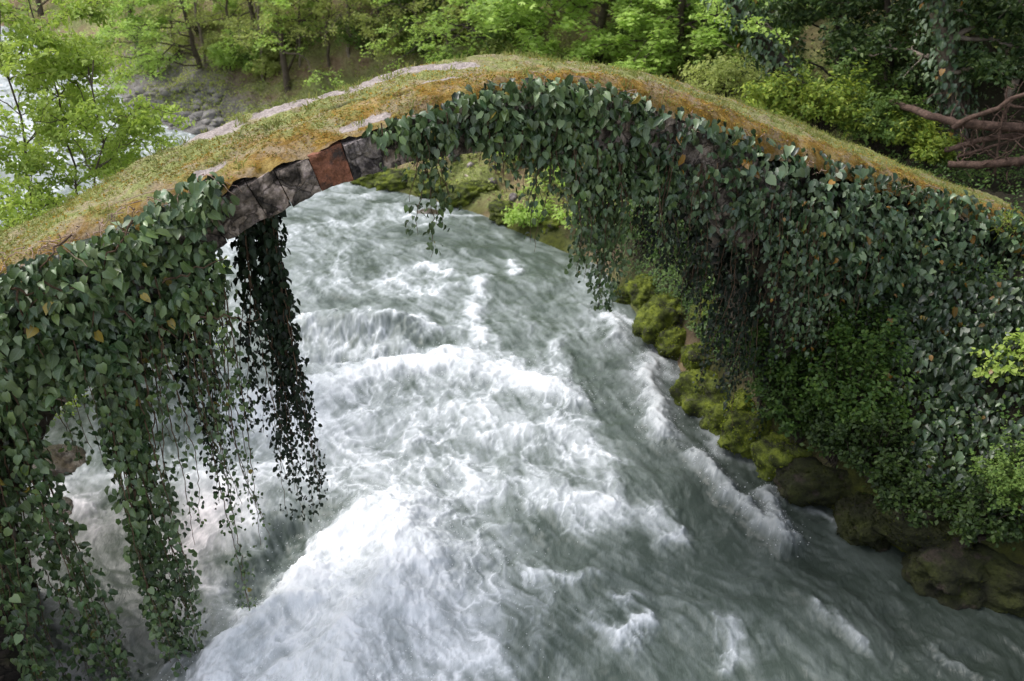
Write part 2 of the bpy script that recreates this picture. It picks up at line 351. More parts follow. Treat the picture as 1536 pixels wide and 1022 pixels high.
def terrain(x, y):
    x = np.asarray(x, float); y = np.asarray(y, float)
    dr, dl = banks(x, y); dr, dl, x, y = dr / K, dl / K, x / K, y / K
    wob = .55 * fbm2(x * .9, y * .9, 4)
    A = np.interp(y, [6, 12, 14, 19, 21, 24, 60], [2.1, 2.0, 1.5, 1.0, .45, .25, .2])
    s1 = np.interp(y, [6, 12, 17, 20, 23, 30, 34, 45], [.28, .28, .26, .3, .22, .16, .07, .3])
    w1 = np.interp(y, [6, 16, 19, 23, 30, 33, 42, 60], [7, 8, 5, 3.2, 2.5, 4.5, 1.5, .5])
    s2 = np.interp(y, [6, 16, 22, 40, 70], [.7, .7, .78, .72, .55])
    d = np.maximum(dr, 0) * (1 + .25 * fbm2(x * .5 + 9, y * .5, 3))
    zr = A * (1 - np.exp(-d / .6)) + s1 * np.minimum(d, w1) + s2 * np.maximum(d - w1, 0)
    zr = zr + wob * sstep(0, 1.5, d) * .8 + .16 * fbm2(x * 2.6, y * 2.6, 5) * sstep(0, .5, d)
    zr = np.where(zr > 26, 26 + (zr - 26) * .35, zr)
    e = np.maximum(dl, 0)
    zl = 1.1 * (1 - np.exp(-e / .5)) + .45 * np.minimum(e, 5) + .3 * np.maximum(e - 5, 0) + wob * sstep(0, 1.5, e) * .7
    zl = np.minimum(zl, 14 + .1 * zl)
    zw = -.9 * sstep(0, 1.4, np.minimum(-dr, -dl)) - .05
    return K * np.where(dr > 0, zr, np.where(dl > 0, zl, zw)) + ZW
def hit(px, py, lift=0.0, tmax=140):
    d = ray(px, py); k = np.arange(5, tmax, .05)
    p = CAM + d[None] * k[:, None]
    below = p[:, 2] < terrain(p[:, 0], p[:, 1]) + lift
    i = np.argmax(below) if below.any() else len(k) - 1
    return p[i]

def spaced(lo, mid0, mid1, hi, step, grow):
    a = list(np.arange(mid0, mid1, step)); s = step
    x = a[-1]
    while x < hi: s *= grow; x += s; a.append(x)
    s = step; x = a[0]; b = []
    while x > lo: s *= grow; x -= s; b.append(x)
    return np.array(b[::-1] + a)
gx = spaced(-220, -12, 16, 200, .10, 1.035); gy = spaced(-36, 6, 34, 250, .10, 1.035)
GX, GY = np.meshgrid(gx, gy)
GZ = terrain(GX, GY)
dr_, dl_ = banks(GX, GY); GXr, GYr = GX, GY; dr_, dl_, GX, GY = dr_ / K, dl_ / K, GX / K, GY / K
moss = sstep(.3, 1, 1 - dr_ / np.where(GY > 21, .8, 2.2)) * (dr_ > -.5) * sstep(-.35, .25, fbm2(GX * 1.1, GY * 1.1, 4)) * (GY < 27)
moss = np.maximum(moss, .8 * (dl_ > -.3) * sstep(3, 0, dl_) * (GY < 14))
gravel = ((dr_ > -1) & (GY > 29)) * sstep(4.6, 2.6, dr_) * sstep(29, 32, GY) * sstep(48, 42, GY)
darkm = sstep(-.2, .6, dr_) * sstep(23.5, 18.5, GY) * .96  # painted shade over the right bank, fading out upstream
me = mesh_from('ground', np.stack([GXr, GYr, GZ], -1).reshape(-1, 3), grid_faces(len(gy), len(gx)), {'moss': moss.ravel(), 'gravel': gravel.ravel(), 'dark': darkm.ravel()})
link('ground', me, M['earth'], kind='structure')

# ------------------------------------------------------------------ river
def wpt(L): return [on_water(*p)[:2] for p in L]
def stroke(x, y, pix, w, pw=1.0):
    """soft capsule around a run of points on the water; w is the half width in photo pixels."""
    P = np.array(wpt(pix)); k = np.mean([np.linalg.norm(np.array([*p, ZW]) - CAM) for p in P]) / F * w
    best = np.full(np.shape(x), 1e9)
    for a, b in zip(P[:-1], P[1:]):
        d = b - a; t = np.clip(((x - a[0]) * d[0] + (y - a[1]) * d[1]) / (d @ d + 1e-9), 0, 1)
        best = np.minimum(best, np.hypot(x - a[0] - t * d[0], y - a[1] - t * d[1]))
    return np.exp(-(best / k) ** 2)
NR, NC = 1150, 1200
yy = 3.6 * (115 / 3.6) ** (np.linspace(0, 1, NR) ** .92)
aa = np.linspace(-1, 1, NC)
WX = aa[None, :] * (3 + .80 * yy[:, None]); WX = WX - .12 * np.maximum(yy[:, None] - 24, 0); WY = np.broadcast_to(yy[:, None], WX.shape).copy()
x, y = WX / K, WY / K
# flow direction
ang = np.interp(y, [4, 12, 22, 32, 50], [-60, -62, -45, -40, -38]) + 26 * fbm2(x * .35, y * .35, 3) + 40 * fbm2(x * 1.1 + 7, y * 1.1, 3)
ang = np.radians(ang); ux, uy = np.cos(ang), np.sin(ang)
def lic(fr, L, n):
    s = 0; wt = 0
    for i in range(n):
        k = (i / (n - 1) - .5); w = 1 - abs(k) * 1.2
        bend = k * L
        s = s + w * vn2((x + ux * bend) * fr, (y + uy * bend) * fr); wt += w
    s = s / wt
    return s / (s.std() + 1e-6)
wx = x + .45 * fbm2(x * .8, y * .8, 4) + .10 * fbm2(x * 4, y * 4, 3); wy = y + .45 * fbm2(x * .8 + 40, y * .8, 4) + .10 * fbm2(x * 4 + 9, y * 4, 3)
st_f = lic(17, .40, 12); st_m = lic(7, .7, 12); st_c = lic(2.6, 1.2, 12)
ridge = 1 - np.abs(fbm2(wx * 1.1, wy * .8, 5)) * 4.0
ridge2 = 1 - np.abs(fbm2(wx * 2.6 + 11, wy * 1.9, 5)) * 3.6
lump = fbm2(wx * 3.2, wy * 3.2, 6, .62)
ridge3 = 1 - np.abs(fbm2(wx * 6.5 + 21 + .3 * lump, wy * 4.6, 4, .6)) * 3.4
lump2 = fbm2(wx * 1.1 + 60, wy * 1.1, 5, .6)
STR = [([(450, 600), (520, 578), (600, 560), (690, 548), (780, 578), (850, 598)], 36, 1.0),
       ([(640, 545), (700, 530), (740, 560)], 30, .7),
       ([(455, 478), (540, 472), (610, 480), (650, 500)], 11, .62), ([(480, 515), (600, 512)], 34, .30), ([(450, 530), (470, 560)], 20, .6),
       ([(590, 800), (610, 850), (570, 930), (520, 1010)], 88, 1.25), ([(470, 880), (400, 940), (330, 1015)], 46, 1.15), ([(560, 790), (510, 815), (460, 870)], 24, 1.1),
       ([(470, 1000), (400, 1100)], 90, .9),
       ([(375, 600), (400, 640), (470, 635)], 30, .9), ([(480, 650), (560, 640), (640, 620)], 40, .55),
       ([(330, 690), (305, 770), (300, 830)], 34, .75), ([(420, 690), (370, 720), (380, 780)], 30, .6),
       ([(912, 478), (925, 515)], 16, .7), ([(985, 540), (972, 590), (1000, 655)], 18, .9), ([(1050, 685), (1090, 745), (1170, 815)], 17, .9), ([(1010, 545), (1040, 600), (1090, 660)], 14, .6),
       ([(1160, 740), (1165, 800)], 15, .95), ([(1075, 645), (1085, 680)], 12, .7), ([(930, 470), (990, 530), (1060, 610), (1110, 680), (1190, 735), (1260, 790)], 9, .55),
       ([(722, 420), (700, 480), (725, 512)], 12, .8), ([(636, 402), (668, 410)], 9, .75), ([(764, 396), (768, 411)], 7, .85), ([(700, 425), (660, 440)], 12, .4),
       ([(560, 690), (700, 690), (830, 670)], 85, .32), ([(700, 620), (860, 660), (900, 700)], 38, .55), ([(700, 690), (715, 760)], 13, .7), ([(790, 735), (870, 765)], 30, .65),
       ([(650, 960), (780, 900)], 80, .22), ([(640, 900), (700, 960), (720, 1000)], 30, .5), ([(870, 760), (980, 790)], 30, .5), ([(800, 850), (850, 870), (890, 850)], 12, .5),
       ([(930, 962), (975, 946)], 13, .9), ([(1230, 920), (1290, 965)], 15, .6), ([(1105, 950), (1090, 1000)], 12, .7), ([(1400, 965), (1475, 1015)], 12, .6), ([(900, 930), (940, 900)], 24, .5),
       ([(980, 760), (1010, 800)], 18, .6), ([(1040, 900), (1130, 960)], 30, .4), ([(830, 520), (850, 560)], 10, .7), ([(760, 560), (840, 560)], 20, .5),
       ([(330, 372), (430, 360)], 26, .5), ([(470, 340), (620, 330)], 40, .22), ([(500, 420), (620, 440)], 50, .28), ([(470, 300), (560, 300)], 14, .3), ([(660, 330), (720, 325)], 7, .7), ([(620, 345), (650, 338)], 6, .6),
       ([(60, 730), (95, 750)], 18, 1.1), ([(110, 770), (130, 760)], 16, .8), ([(300, 900), (280, 1000)], 40, .3),
       ([(40, 105), (110, 88)], 14, 1.0), ([(110, 100), (140, 118)], 10, .9), ([(20, 190), (120, 200)], 22, .55), ([(0, 250), (90, 240)], 22, .75), ([(30, 300), (150, 270)], 16, .6), ([(0, 60), (90, 60)], 10, .8), ([(200, 215), (235, 198)], 7, .5)]
NEG = [([(440, 800), (420, 850), (370, 890)], 30, .32), ([(450, 770), (520, 765)], 20, .3), ([(880, 560), (920, 640), (980, 700)], 34, .35), ([(130, 850), (170, 930), (230, 990)], 60, .5), ([(1330, 870), (1450, 950), (1550, 1000)], 60, .5),
       ([(820, 820), (880, 840)], 26, .3), ([(640, 350), (820, 390)], 40, .16), ([(1030, 740), (1100, 850)], 26, .3), ([(1000, 870), (1150, 900)], 30, .22), ([(600, 510), (650, 520)], 14, .3), ([(480, 455), (620, 455)], 10, .3)]
sx = WX + .22 * fbm2(x * 1.3 + 3, y * 1.3, 4) + .20 * fbm2(x * 4, y * 4, 5, .6); sy = WY + .26 * fbm2(x * 1.3 + 30, y * 1.3, 4) + .22 * fbm2(x * 4 + 50, y * 4, 5, .6)
base = .325 - .06 * sstep(13, 17, y) * sstep(27, 23, y) + .10 * fbm2(x * .45, y * .45, 4) + .16 * sstep(26, 34, y)
base = base - .06 * sstep(-1.5, 1.0, x) * sstep(12, 9, y) - .27 * sstep(.6, 4.5, x + .45 * (11 - y)) + .05 * sstep(0, -3, x)
keep = 1.0
for P_, w, a in STR: keep = keep * (1 - np.clip(min(a, .98) * stroke(sx, sy, P_, w * 1.15), 0, .99))
D = 1 - (1 - np.clip(base, 0, 1)) * keep
for P_, w, a in NEG: D = D - a * stroke(sx, sy, P_, w)
Dc = np.clip(D, 0, 1)
tex = .22 * ridge + .24 * ridge2 + .22 * ridge3 + .13 * st_f + .13 * st_m + .12 * st_c + .50 * lump + .40 * lump2 - .16
foam = np.clip(.04 + .80 * Dc ** 1.32 + tex * (.12 + .78 * Dc * (1.10 - Dc)), 0, 1)
web = sstep(.72, 1.0, ridge) * sstep(.2, .55, Dc) * (.35 + .5 * sstep(-.1, .35, lump2)) * .75 + sstep(.78, 1.0, ridge2) * sstep(.2, .6, Dc) * .46 + sstep(.80, 1.0, ridge3) * sstep(.3, .7, Dc) * .36 * sstep(-.3, .3, lump2)
foam = np.clip(foam + web * (1 - foam) + .02 * st_f * (1 - foam), 0, 1)
dr_, dl_ = banks(WX, WY); dr_, dl_ = dr_ / K, dl_ / K
edge = np.minimum(-dr_, -dl_)
# waves
Z = .11 * fbm2(x * .55, y * .9, 3) + .06 * fbm2(wx * 1.8, wy * 2.2, 4) + .018 * lump + .005 * st_m + .002 * st_f
Z = Z + .10 * Dc + foam * (.055 * lump + .02 * ridge2)
Z = Z + .45 * stroke(sx, sy, [(470, 500), (600, 500)], 30) - .18 * stroke(sx, sy, [(450, 545), (640, 535)], 14) + .16 * stroke(sx, sy, STR[0][0], 34)
Z = Z - .26 * stroke(sx, sy, [(450, 800), (420, 850), (380, 890)], 34) + .36 * stroke(sx, sy, STR[5][0], 70) + .22 * stroke(sx, sy, STR[6][0], 36)
for k in (13, 14, 15, 16, 17): Z = Z + .13 * stroke(sx, sy, STR[k][0], STR[k][1])
Z = K * Z * (.35 + .65 * sstep(0, 1.2, edge)) * np.interp(y, [0, 20, 60], [1, 1, 1.4]) + ZW
darkw = sstep(2.2, .1, -dr_) * sstep(17, 13, y) * .9 + sstep(4.2, .8, -dr_) * sstep(12.5, 7.5, y) * .85  # painted shade of the overhung right bank on the water
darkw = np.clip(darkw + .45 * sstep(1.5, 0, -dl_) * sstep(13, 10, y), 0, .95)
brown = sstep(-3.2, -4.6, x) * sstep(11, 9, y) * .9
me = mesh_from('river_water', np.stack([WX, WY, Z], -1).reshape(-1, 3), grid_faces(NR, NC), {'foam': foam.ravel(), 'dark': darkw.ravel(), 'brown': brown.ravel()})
link('river_water', me, M['water'], kind='structure')

# droplets thrown up along the breaking edges
sp = np.zeros_like(Dc)
for k, a in ((5, 1), (6, 1), (7, 1), (0, .5), (13, 1), (14, 1), (15, 1), (16, .7), (17, 1), (18, .5)): sp = np.maximum(sp, a * stroke(sx, sy, STR[k][0], STR[k][1] * 1.25))
pr = (sp * (1 - sp) * 4 + .25 * sp) * (WY < 22) * (WY ** 2); pr = (pr / pr.sum()).ravel()
ii = R.choice(len(pr), 5200, p=pr)
P = np.stack([WX.ravel()[ii], WY.ravel()[ii], Z.ravel()[ii]], -1) + R.normal(size=(len(ii), 3)) * V3_(.03, .03, .0); P[:, 2] += R.random(len(ii)) ** 2.2 * .16 + .004
TV = np.array([(1, 1, 1), (1, -1, -1), (-1, 1, -1), (-1, -1, 1)], float); TF = np.array([(0, 1, 2), (0, 3, 1), (0, 2, 3), (1, 3, 2)])
sz = R.uniform(.0025, .0065, len(ii)) * (.6 + .8 * R.random(len(ii)))
TW = P[:, None] + TV[None] * sz[:, None, None] * R.uniform(.6, 1.6, (len(ii), 1, 3))
o = link('water_spray', mesh_from('water_spray', TW.reshape(-1, 3), (TF[None] + np.arange(len(ii))[:, None, None] * 4).reshape(-1, 3)), M['foam'], None, 'stuff')
tag(o, 'white droplets of spray flying up along the breaking crests of the rapids', 'spray', kind='stuff')

# ------------------------------------------------------------------ the bridge
SB = .45; NB = np.array([-SB, 1, 0]) / math.hypot(SB, 1); AB = np.array([1, SB, 0]) / math.hypot(SB, 1); PB = np.array([0, 11., 0]); WB = 1.8
OUT = -NB; UP = np.array([0, 0, 1.])
def bp(t, z, n=0.0):
    t, z, n = np.broadcast_arrays(np.asarray(t, float), np.asarray(z, float), np.asarray(n, float))
    return PB + t[..., None] * AB + n[..., None] * NB + z[..., None] * UP
def on_face(px, py, n=0.0):
    d = ray(px, py); k = ((PB + NB * n - CAM) @ NB) / (d @ NB); q = CAM + d * k
    return (q - PB) @ AB, q[2]
PT = np.array([-10, -7.5, -6.18, -5.47, -4.73, -3.73, -2.77, -1.85, -.81, -.07, .79, 1.83, 2.98, 4.28, 5.71, 7.34, 9.14, 10.88, 13.5])
PZ = np.array([3.0, 3.92, 4.38, 4.60, 4.84, 5.15, 5.42, 5.60, 5.84, 5.96, 5.90, 5.69, 5.33, 4.84, 4.30, 3.74, 3.12, 2.48, 1.6])
_tt = np.linspace(-15, 22, 940); _zz = np.interp(_tt, PT, PZ)
_e = PB + _tt[:, None] * AB + .8 * NB; _te = terrain(_e[:, 0], _e[:, 1])
_wr = sstep(12.8, 17.5, _tt) + sstep(-8.5, -11.5, _tt); _zz = _zz * (1 - _wr) + (_te - .05) * _wr
_k = np.hanning(41); _k /= _k.sum(); _zz = np.convolve(np.pad(_zz, 20, mode='edge'), _k, 'valid')
def prof(t): return np.interp(t, _tt, _zz)
AC_T, AC_Z, AR = -.78, -1.50, 6.6     # arch centre and radius
def intr(t):
    q = AR ** 2 - (np.asarray(t, float) - AC_T) ** 2
    return np.where(q > 0, AC_Z + np.sqrt(np.maximum(q, 0)), ZW - .8)
def on_deck(px, py):
    d = ray(px, py); k = np.arange(7, 26, .01); p = CAM + d[None] * k[:, None]
    t = (p - PB) @ AB; b = p[:, 2] < prof(t)
    i = int(np.argmax(b)); return t[i], (p[i] - PB) @ NB

bridge = thing('stone_bridge', 'old humpbacked stone arch bridge crossing the river, deck covered with golden moss and grass', 'bridge', bp(0, 0, .9))
def bchild(name, me, mat, kind=None, label=None, parent=None):
    o = link(name, me, mat, kind=kind); o.parent = bridge if parent is None else parent
    o.matrix_parent_inverse = __import__('mathutils').Matrix.Translation(-Vector([float(c) for c in bp(0, 0, .9)]))
    if label: o['label'] = label
    return o
# deck sheet
dt = np.arange(-14.5, 21, .03); dn = np.concatenate([np.array([-.15, -.14, -.11, -.06]), np.arange(0, WB, .028), np.array([WB, WB + .04, WB + .08, WB + .1])])
T2, N2 = np.meshgrid(dt, dn, indexing='ij')
wv = .07 * fbm2(T2 * 1.1, N2 * 1.1, 4) + .035 * fbm2(T2 * 4.5, N2 * 4.5 + 5, 4) + .014 * fbm2(T2 * 16, N2 * 16, 3)
near_r = .22 + .07 * fbm2(T2 * 2.0, T2 * 0 + 3, 3)
bare = sstep(-4.1, -3.6, T2) * sstep(-1.2, -1.7, T2)
drop = (.30 - .22 * bare + (.14 - .05 * bare) * fbm2(T2 * 4, T2 * 0, 4)) * np.clip(1 - (N2 + .15) / (near_r + .15), 0, 1) ** 2 + .28 * np.clip((N2 - (WB - .15)) / .25, 0, 1) ** 2
tilt = (N2 / WB) * np.interp(T2, [-7.5, -6.4, -5.5, -4.6, -2.7, -1, .6, 1.7, 3, 5.5, 7, 10], [-.2, -.12, -.03, .07, .10, .06, .04, .13, .27, .40, .36, .22])
bul = .07 * np.exp(-((N2 - .45) / .25) ** 2) * sstep(-.2, .5, fbm2(T2 * 1.2, N2 * .6 + 8, 3) + .15)   # worn kerb of the near parapet
dz = prof(T2) + wv + tilt - drop + bul
def dstroke(pix, w):
    P = np.array([on_deck(*p) for p in pix]); best = np.full(T2.shape, 1e9)
    for a, b in zip(P[:-1], P[1:]):
        d = b - a; t = np.clip(((T2 - a[0]) * d[0] + (N2 - a[1]) * d[1]) / (d @ d + 1e-9), 0, 1)
        best = np.minimum(best, np.hypot(T2 - a[0] - t * d[0], N2 - a[1] - t * d[1]))
    return np.exp(-(best / w) ** 2)
stone = 0
for pix, w in (([(285, 217), (345, 203)], .24), ([(405, 178), (470, 155), (530, 138)], .27), ([(530, 138), (610, 112), (700, 99)], .19), ([(640, 128), (680, 120)], .10), ([(520, 190), (575, 172)], .12), ([(300, 262), (330, 250)], .10), ([(1340, 258), (1420, 285)], .12)):
    stone = np.maximum(stone, dstroke(pix, w))
crk = np.maximum(dstroke([(490, 172), (540, 156), (600, 148), (680, 122)], .035), dstroke([(405, 163), (425, 155)], .03))
dz = dz - .05 * crk - .02 * stone
green = .25 * sstep(2, 5, T2) + sstep(.5, 1.5, N2) * .8 + .3 * sstep(-3, -6, T2) + .35 * sstep(.3, 2.5, T2) * sstep(.25, .7, N2) - .35 * sstep(0, 1.5, T2) * sstep(.5, .2, N2) - .3 * sstep(.5, .1, N2)
me = mesh_from('deck', bp(T2, dz, N2 + .045 * fbm2(T2 * 4, dz * 4, 4) * sstep(.25, 0, N2)).reshape(-1, 3), grid_faces(len(dt), len(dn)), {'stone': np.clip(stone, 0, 1).ravel(), 'green': green.ravel(), 'crack': np.clip(crk, 0, 1).ravel()})
bchild('deck', me, M['deck'])
# spandrel faces and barrel (rough surfaces)
def face_sheet(n, sgn, name):
    ts = np.arange(-14.5, 21, .06); m = 28
    lo = np.where((ts > AC_T - AR * .985) & (ts < AC_T + AR * .985), intr(ts), np.minimum(ZW - 1.0, prof(ts) - 1.5)); hi = prof(ts) - .10
    f = np.linspace(0, 1, m)
    TT = np.repeat(ts[:, None], m, 1); ZZ = lo[:, None] + (hi - lo)[:, None] * f
    P = bp(TT, ZZ, n + 0 * TT); nn = fbm3(P, 1.7, 4) * .05 + fbm3(P, 6, 3) * .025
    return mesh_from(name, (P + (NB * sgn)[None, None] * (nn[..., None] + .0)).reshape(-1, 3), grid_faces(len(ts), m))
bchild('spandrel_wall', face_sheet(.06, -1, 'spandrel_wall'), M['masonry'])
bchild('spandrel_wall', face_sheet(WB - .03, 1, 'spandrel_wall'), M['masonry'])
th = np.linspace(math.radians(2), math.radians(178), 220); nn = np.linspace(.06, WB - .03, 26)
TH, NN = np.meshgrid(th, nn, indexing='ij')
rr = AR + .03 + .03 * fbm2(TH * 30, NN * 5, 3)
bchild('arch_barrel', mesh_from('arch_barrel', bp(AC_T - rr * np.cos(TH), AC_Z + rr * np.sin(TH), NN).reshape(-1, 3), grid_faces(220, 26)), M['masonry'])
# arch stones, one by one along the near ring
def rough_block(t_edges, r0, r1, n0, n1, seed):
    """curved block between two angles (th0, th1) of the ring."""
    th0, th1 = t_edges; g = 26
    VV = []; FF = []; off = 0
    def patch(fn):
        nonlocal off
        a, b = np.meshgrid(np.linspace(0, 1, g), np.linspace(0, 1, g), indexing='ij')
        q = fn(a, b); VV.append(q.reshape(-1, 3)); FF.append(grid_faces(g, g) + off); off += g * g
    def P(a, r, n):
        tt = th0 + (th1 - th0) * a; rr_ = r0 + (r1 - r0) * r
        # soften the arrises and roughen
        ea = np.minimum(a, 1 - a) * abs(th1 - th0) * AR; er = np.minimum(r, 1 - r) * (r1 - r0)
        rnd_ = .010 * np.exp(-np.minimum(ea, er) / .025)
        nv = n0 + (n1 - n0) * n + rnd_ * (1 - 2 * n) * (n < .5)
        q = bp(AC_T - rr_ * np.cos(tt), AC_Z + rr_ * np.sin(tt), nv)
        return q + (fbm3(q + seed, 3.0, 5, .6) * .10 + fbm3(q + seed, 14, 4, .6) * .03)[..., None] * np.array([OUT]) + fbm3(q + 31 + seed, 4, 3)[..., None] * .02 * UP
    z = lambda a: np.zeros_like(a)
    patch(lambda a, b: P(a, b, z(a))); patch(lambda a, b: P(a, z(a), b)); patch(lambda a, b: P(a, z(a) + 1, b)); patch(lambda a, b: P(z(a), a, b)); patch(lambda a, b: P(z(a) + 1, a, b))
    return mesh_from('arch_stone', np.concatenate(VV), np.concatenate(FF))
def th_of(t): return math.acos((AC_T - t) / AR)
e = [-5.9, -5.3, -4.75, -4.25, -3.78, -3.28, -2.98, -2.60, -2.20, -1.80, -1.38, -.95, -.5, -.05, .4, .85, 1.3, 1.75, 2.25, 2.75, 3.2, 3.65, 4.05]
for i, (a, b) in enumerate(zip(e[:-1], e[1:])):
    ta, tb = th_of(a) + .0008, th_of(b) - .0008
    tm = (a + b) / 2; top = AR + (prof(tm) - .15 - float(intr(tm))) * (float(intr(tm)) - AC_Z) / AR + .035 * R.uniform(-1, 1)
    red = abs(a + 2.60) < .01; gr = abs(a + 2.20) < .01
    bchild('arch_stone', rough_block((ta, tb), AR, top, -.17 + R.uniform(-.025, .02), .5, i * 3.1), M['red_stone'] if red else M['grey_stone'] if gr else M['arch_stone'],
           label='brick red arch stone among the dark ones' if red else 'pale grey arch stone with dark stains beside the red one' if gr else None)
# moss and grass growing on the deck
n = 46000
t = R.uniform(-8, 11.5, n); nn = R.uniform(-.1, WB, n) 
it = np.clip(np.searchsorted(dt, t), 0, len(dt) - 1); jn = np.clip(np.searchsorted(dn, nn), 0, len(dn) - 1)
keep = (np.asarray(stone)[it, jn] < .30 + .2 * R.random(n)) & (fbm2(t * 1.5, nn * 1.5 + 3, 3) + .2 * R.normal(size=n) > -.25)
t, nn, it, jn = t[keep], nn[keep], it[keep], jn[keep]
P = bp(t, dz[it, jn] - .005, nn)
g_ = R.random(len(t)) < .22 + .3 * np.clip(green[it, jn], -.5, 1)
Pm = P[~g_]; k = len(Pm)
bchild('moss_cover', leaves('moss_cover', Pm, rnd(k) * .8 + UP, rnd(k) + UP * .9, R.uniform(.018, .045, k), 'small'), M['deck_fuzz'], 'stuff')
Pg = P[g_]; k = len(Pg)
bchild('grass_cover', leaves('grass_cover', Pg, rnd(k) + .2 * UP, rnd(k) * .9 + UP * .8, R.uniform(.025, .085, k), 'blade'), M['deck_grass'], 'stuff')

ct = R.uniform(-7.5, 11, 190); cn = np.where(R.random(190) < .6, R.uniform(WB - .35, WB, 190), R.uniform(0, WB, 190)); m_ = 22
tt = np.repeat(ct, m_) + R.normal(size=190 * m_) * .045; tn = np.clip(np.repeat(cn, m_) + R.normal(size=190 * m_) * .045, -.05, WB)
it = np.clip(np.searchsorted(dt, tt), 0, len(dt) - 1); jn = np.clip(np.searchsorted(dn, tn), 0, len(dn) - 1); k = len(tt)
bchild('weed_tuft', leaves('weed_tuft', bp(tt, dz[it, jn] - .01, tn), rnd(k) + .2 * UP, rnd(k) * .55 + UP, R.uniform(.04, .12, k), 'blade'), M['deck_grass'], 'stuff')

# ------------------------------------------------------------------ ivy
def inside(px, py, poly):
    poly = np.array(poly, float); c = np.zeros(np.shape(px), bool); j = len(poly) - 1
    for i in range(len(poly)):
        xi, yi = poly[i]; xj, yj = poly[j]
        c ^= ((yi > py) != (yj > py)) & (px < (xj - xi) * (py - yi) / (yj - yi + 1e-9) + xi)
        j = i
    return c
def face_points(poly, n, nmin, nmax, thr=.55):
    """points spread over the near face (n metres out) whose outline from the photo's viewpoint is poly."""
    pp = np.array(poly, float)
    c = [on_face(*q) for q in poly]; c = np.array(c)
    t = R.uniform(c[:, 0].min() - .4, c[:, 0].max() + .4, n * 4); z = R.uniform(max(ZW, c[:, 1].min() - .4), c[:, 1].max() + .4, n * 4)
    o = -R.uniform(nmin, nmax, n * 4)
    P = bp(t, z, o); a, b, _ = proj(P)
    m = inside(a + R.normal(size=len(a)) * 6, b + R.normal(size=len(a)) * 6, poly) & (vn2(t * 2.3, z * 2.3 + nmin * 9) + .5 * vn2(t * 5, z * 5) + thr > 0)
    return P[m][:n], t[m][:n], z[m][:n]
class Ivy:
    def __init__(s, label, loc, mat='ivy', name='ivy_plant', group='ivy growing over the bridge'):
        s.root = thing(name, label, 'ivy', loc, group); s.loc = np.array(loc, float); s.P = []; s.N = []; s.T = []; s.S = []; s.A = []; s.tubes = []; s.mat = mat; s.tw = []
    def cover(s, P, size, out=OUT, up=.55, jit=.72, tj=.7, age=0.0):
        k = len(P); s.A.append(np.clip(age + .25 * R.normal(size=k), 0, 1))
        s.P.append(P); s.N.append(out * .75 + UP * up + rnd(k) * jit); s.T.append(-UP + out * .25 + rnd(k) * tj); s.S.append(size * np.clip(np.exp(R.normal(size=k) * .3), .45, 1.5))
    def strand(s, top, length, size, sway=.07, step=.085, taper=.55, spread=.08, fill=1.0):
        m = max(4, int(length / step)); u = np.linspace(0, 1, m)
        ph = R.uniform(0, 6, 2)
        sway *= R.uniform(.4, 1.5) * min(1.5, length ** .5); pts = top + np.stack([sway * (np.sin(u * 4 + ph[0]) - math.sin(ph[0])) * u ** .5, sway * (np.sin(u * 5 + ph[1]) - math.sin(ph[1])) * u ** .5, -length * u], -1) + R.normal(size=(m, 3)) * .008
        s.tubes.append((pts, np.linspace(.010, .003, m)))
        if fill < 1:
            sel = R.random(m) < fill; sel[1] = True; q = pts[sel]; uu = u[sel]
        else: q = pts; uu = u
        cl = vn2(uu * length * 2.6 + ph[0] * 30, uu * 0 + ph[1]) > -.42 - .3 * (uu < .3); cl[0] = True; q = q[cl]; uu = uu[cl]
        rep = 3; q = np.repeat(q, rep, 0); uu = np.repeat(uu, rep); k = len(q)
        s.A.append(np.clip(.3 + .3 * R.normal(size=k), 0, 1)); az = R.uniform(0, 2 * math.pi, k); rad = np.stack([np.cos(az), np.sin(az), 0 * az], -1)
        s.P.append(q + rad * spread * (R.random(k) ** .7 * 1.25)[:, None] + UP * R.normal(size=k)[:, None] * .03)
        s.N.append(rad * .7 + OUT * .45 + UP * .35 + rnd(k) * .45); s.T.append(-UP + rad * .5 + rnd(k) * .45); s.S.append(size * (1 - taper * uu) * R.uniform(.55, 1.15, k))
    def vine(s, pts, r): s.tubes.append((np.array(pts), np.linspace(r, r * .4, len(pts))))
    def done(s):
        me = leaves('foliage', np.concatenate(s.P) - s.loc, np.concatenate(s.N), np.concatenate(s.T), np.concatenate(s.S), 'ivy', np.concatenate(s.A))
        link('foliage', me, M[s.mat], s.root)
        a = [(p - s.loc, r) for p, r in s.tubes]; b = [(p - s.loc, r) for p, r in s.tw]
        if len(a) <= 7 and not b:
            for p, rr_ in a: link('stem', tubes('stem', [(p, rr_)], 5), M['vine'], s.root)
        elif a or b:
            me = tubes('stem', a + b, 5); me.materials.append(M['vine']); me.materials.append(M['twig'])
            nf = sum((len(p) - 1) * 5 for p, _ in a); mi = np.zeros(len(me.polygons), np.int32); mi[nf:] = 1
            me.polygons.foreach_set('material_index', mi); link('stem', me, None, s.root)
def crawl(px0, py0, px1, py1, n=14, o=-.12, wob=.06):
    a = np.array(on_face(px0, py0, o)); b = np.array(on_face(px1, py1, o)); u = np.linspace(0, 1, n)[:, None]
    q = a + (b - a) * u; q = q + np.cumsum(R.normal(size=(n, 2)), 0) * wob * .5
    return bp(q[:, 0], q[:, 1], o + R.normal(size=n) * .03)
def fp(px, py, n=0.0):
    t, z = on_face(px, py, n); return bp(t, z, n)

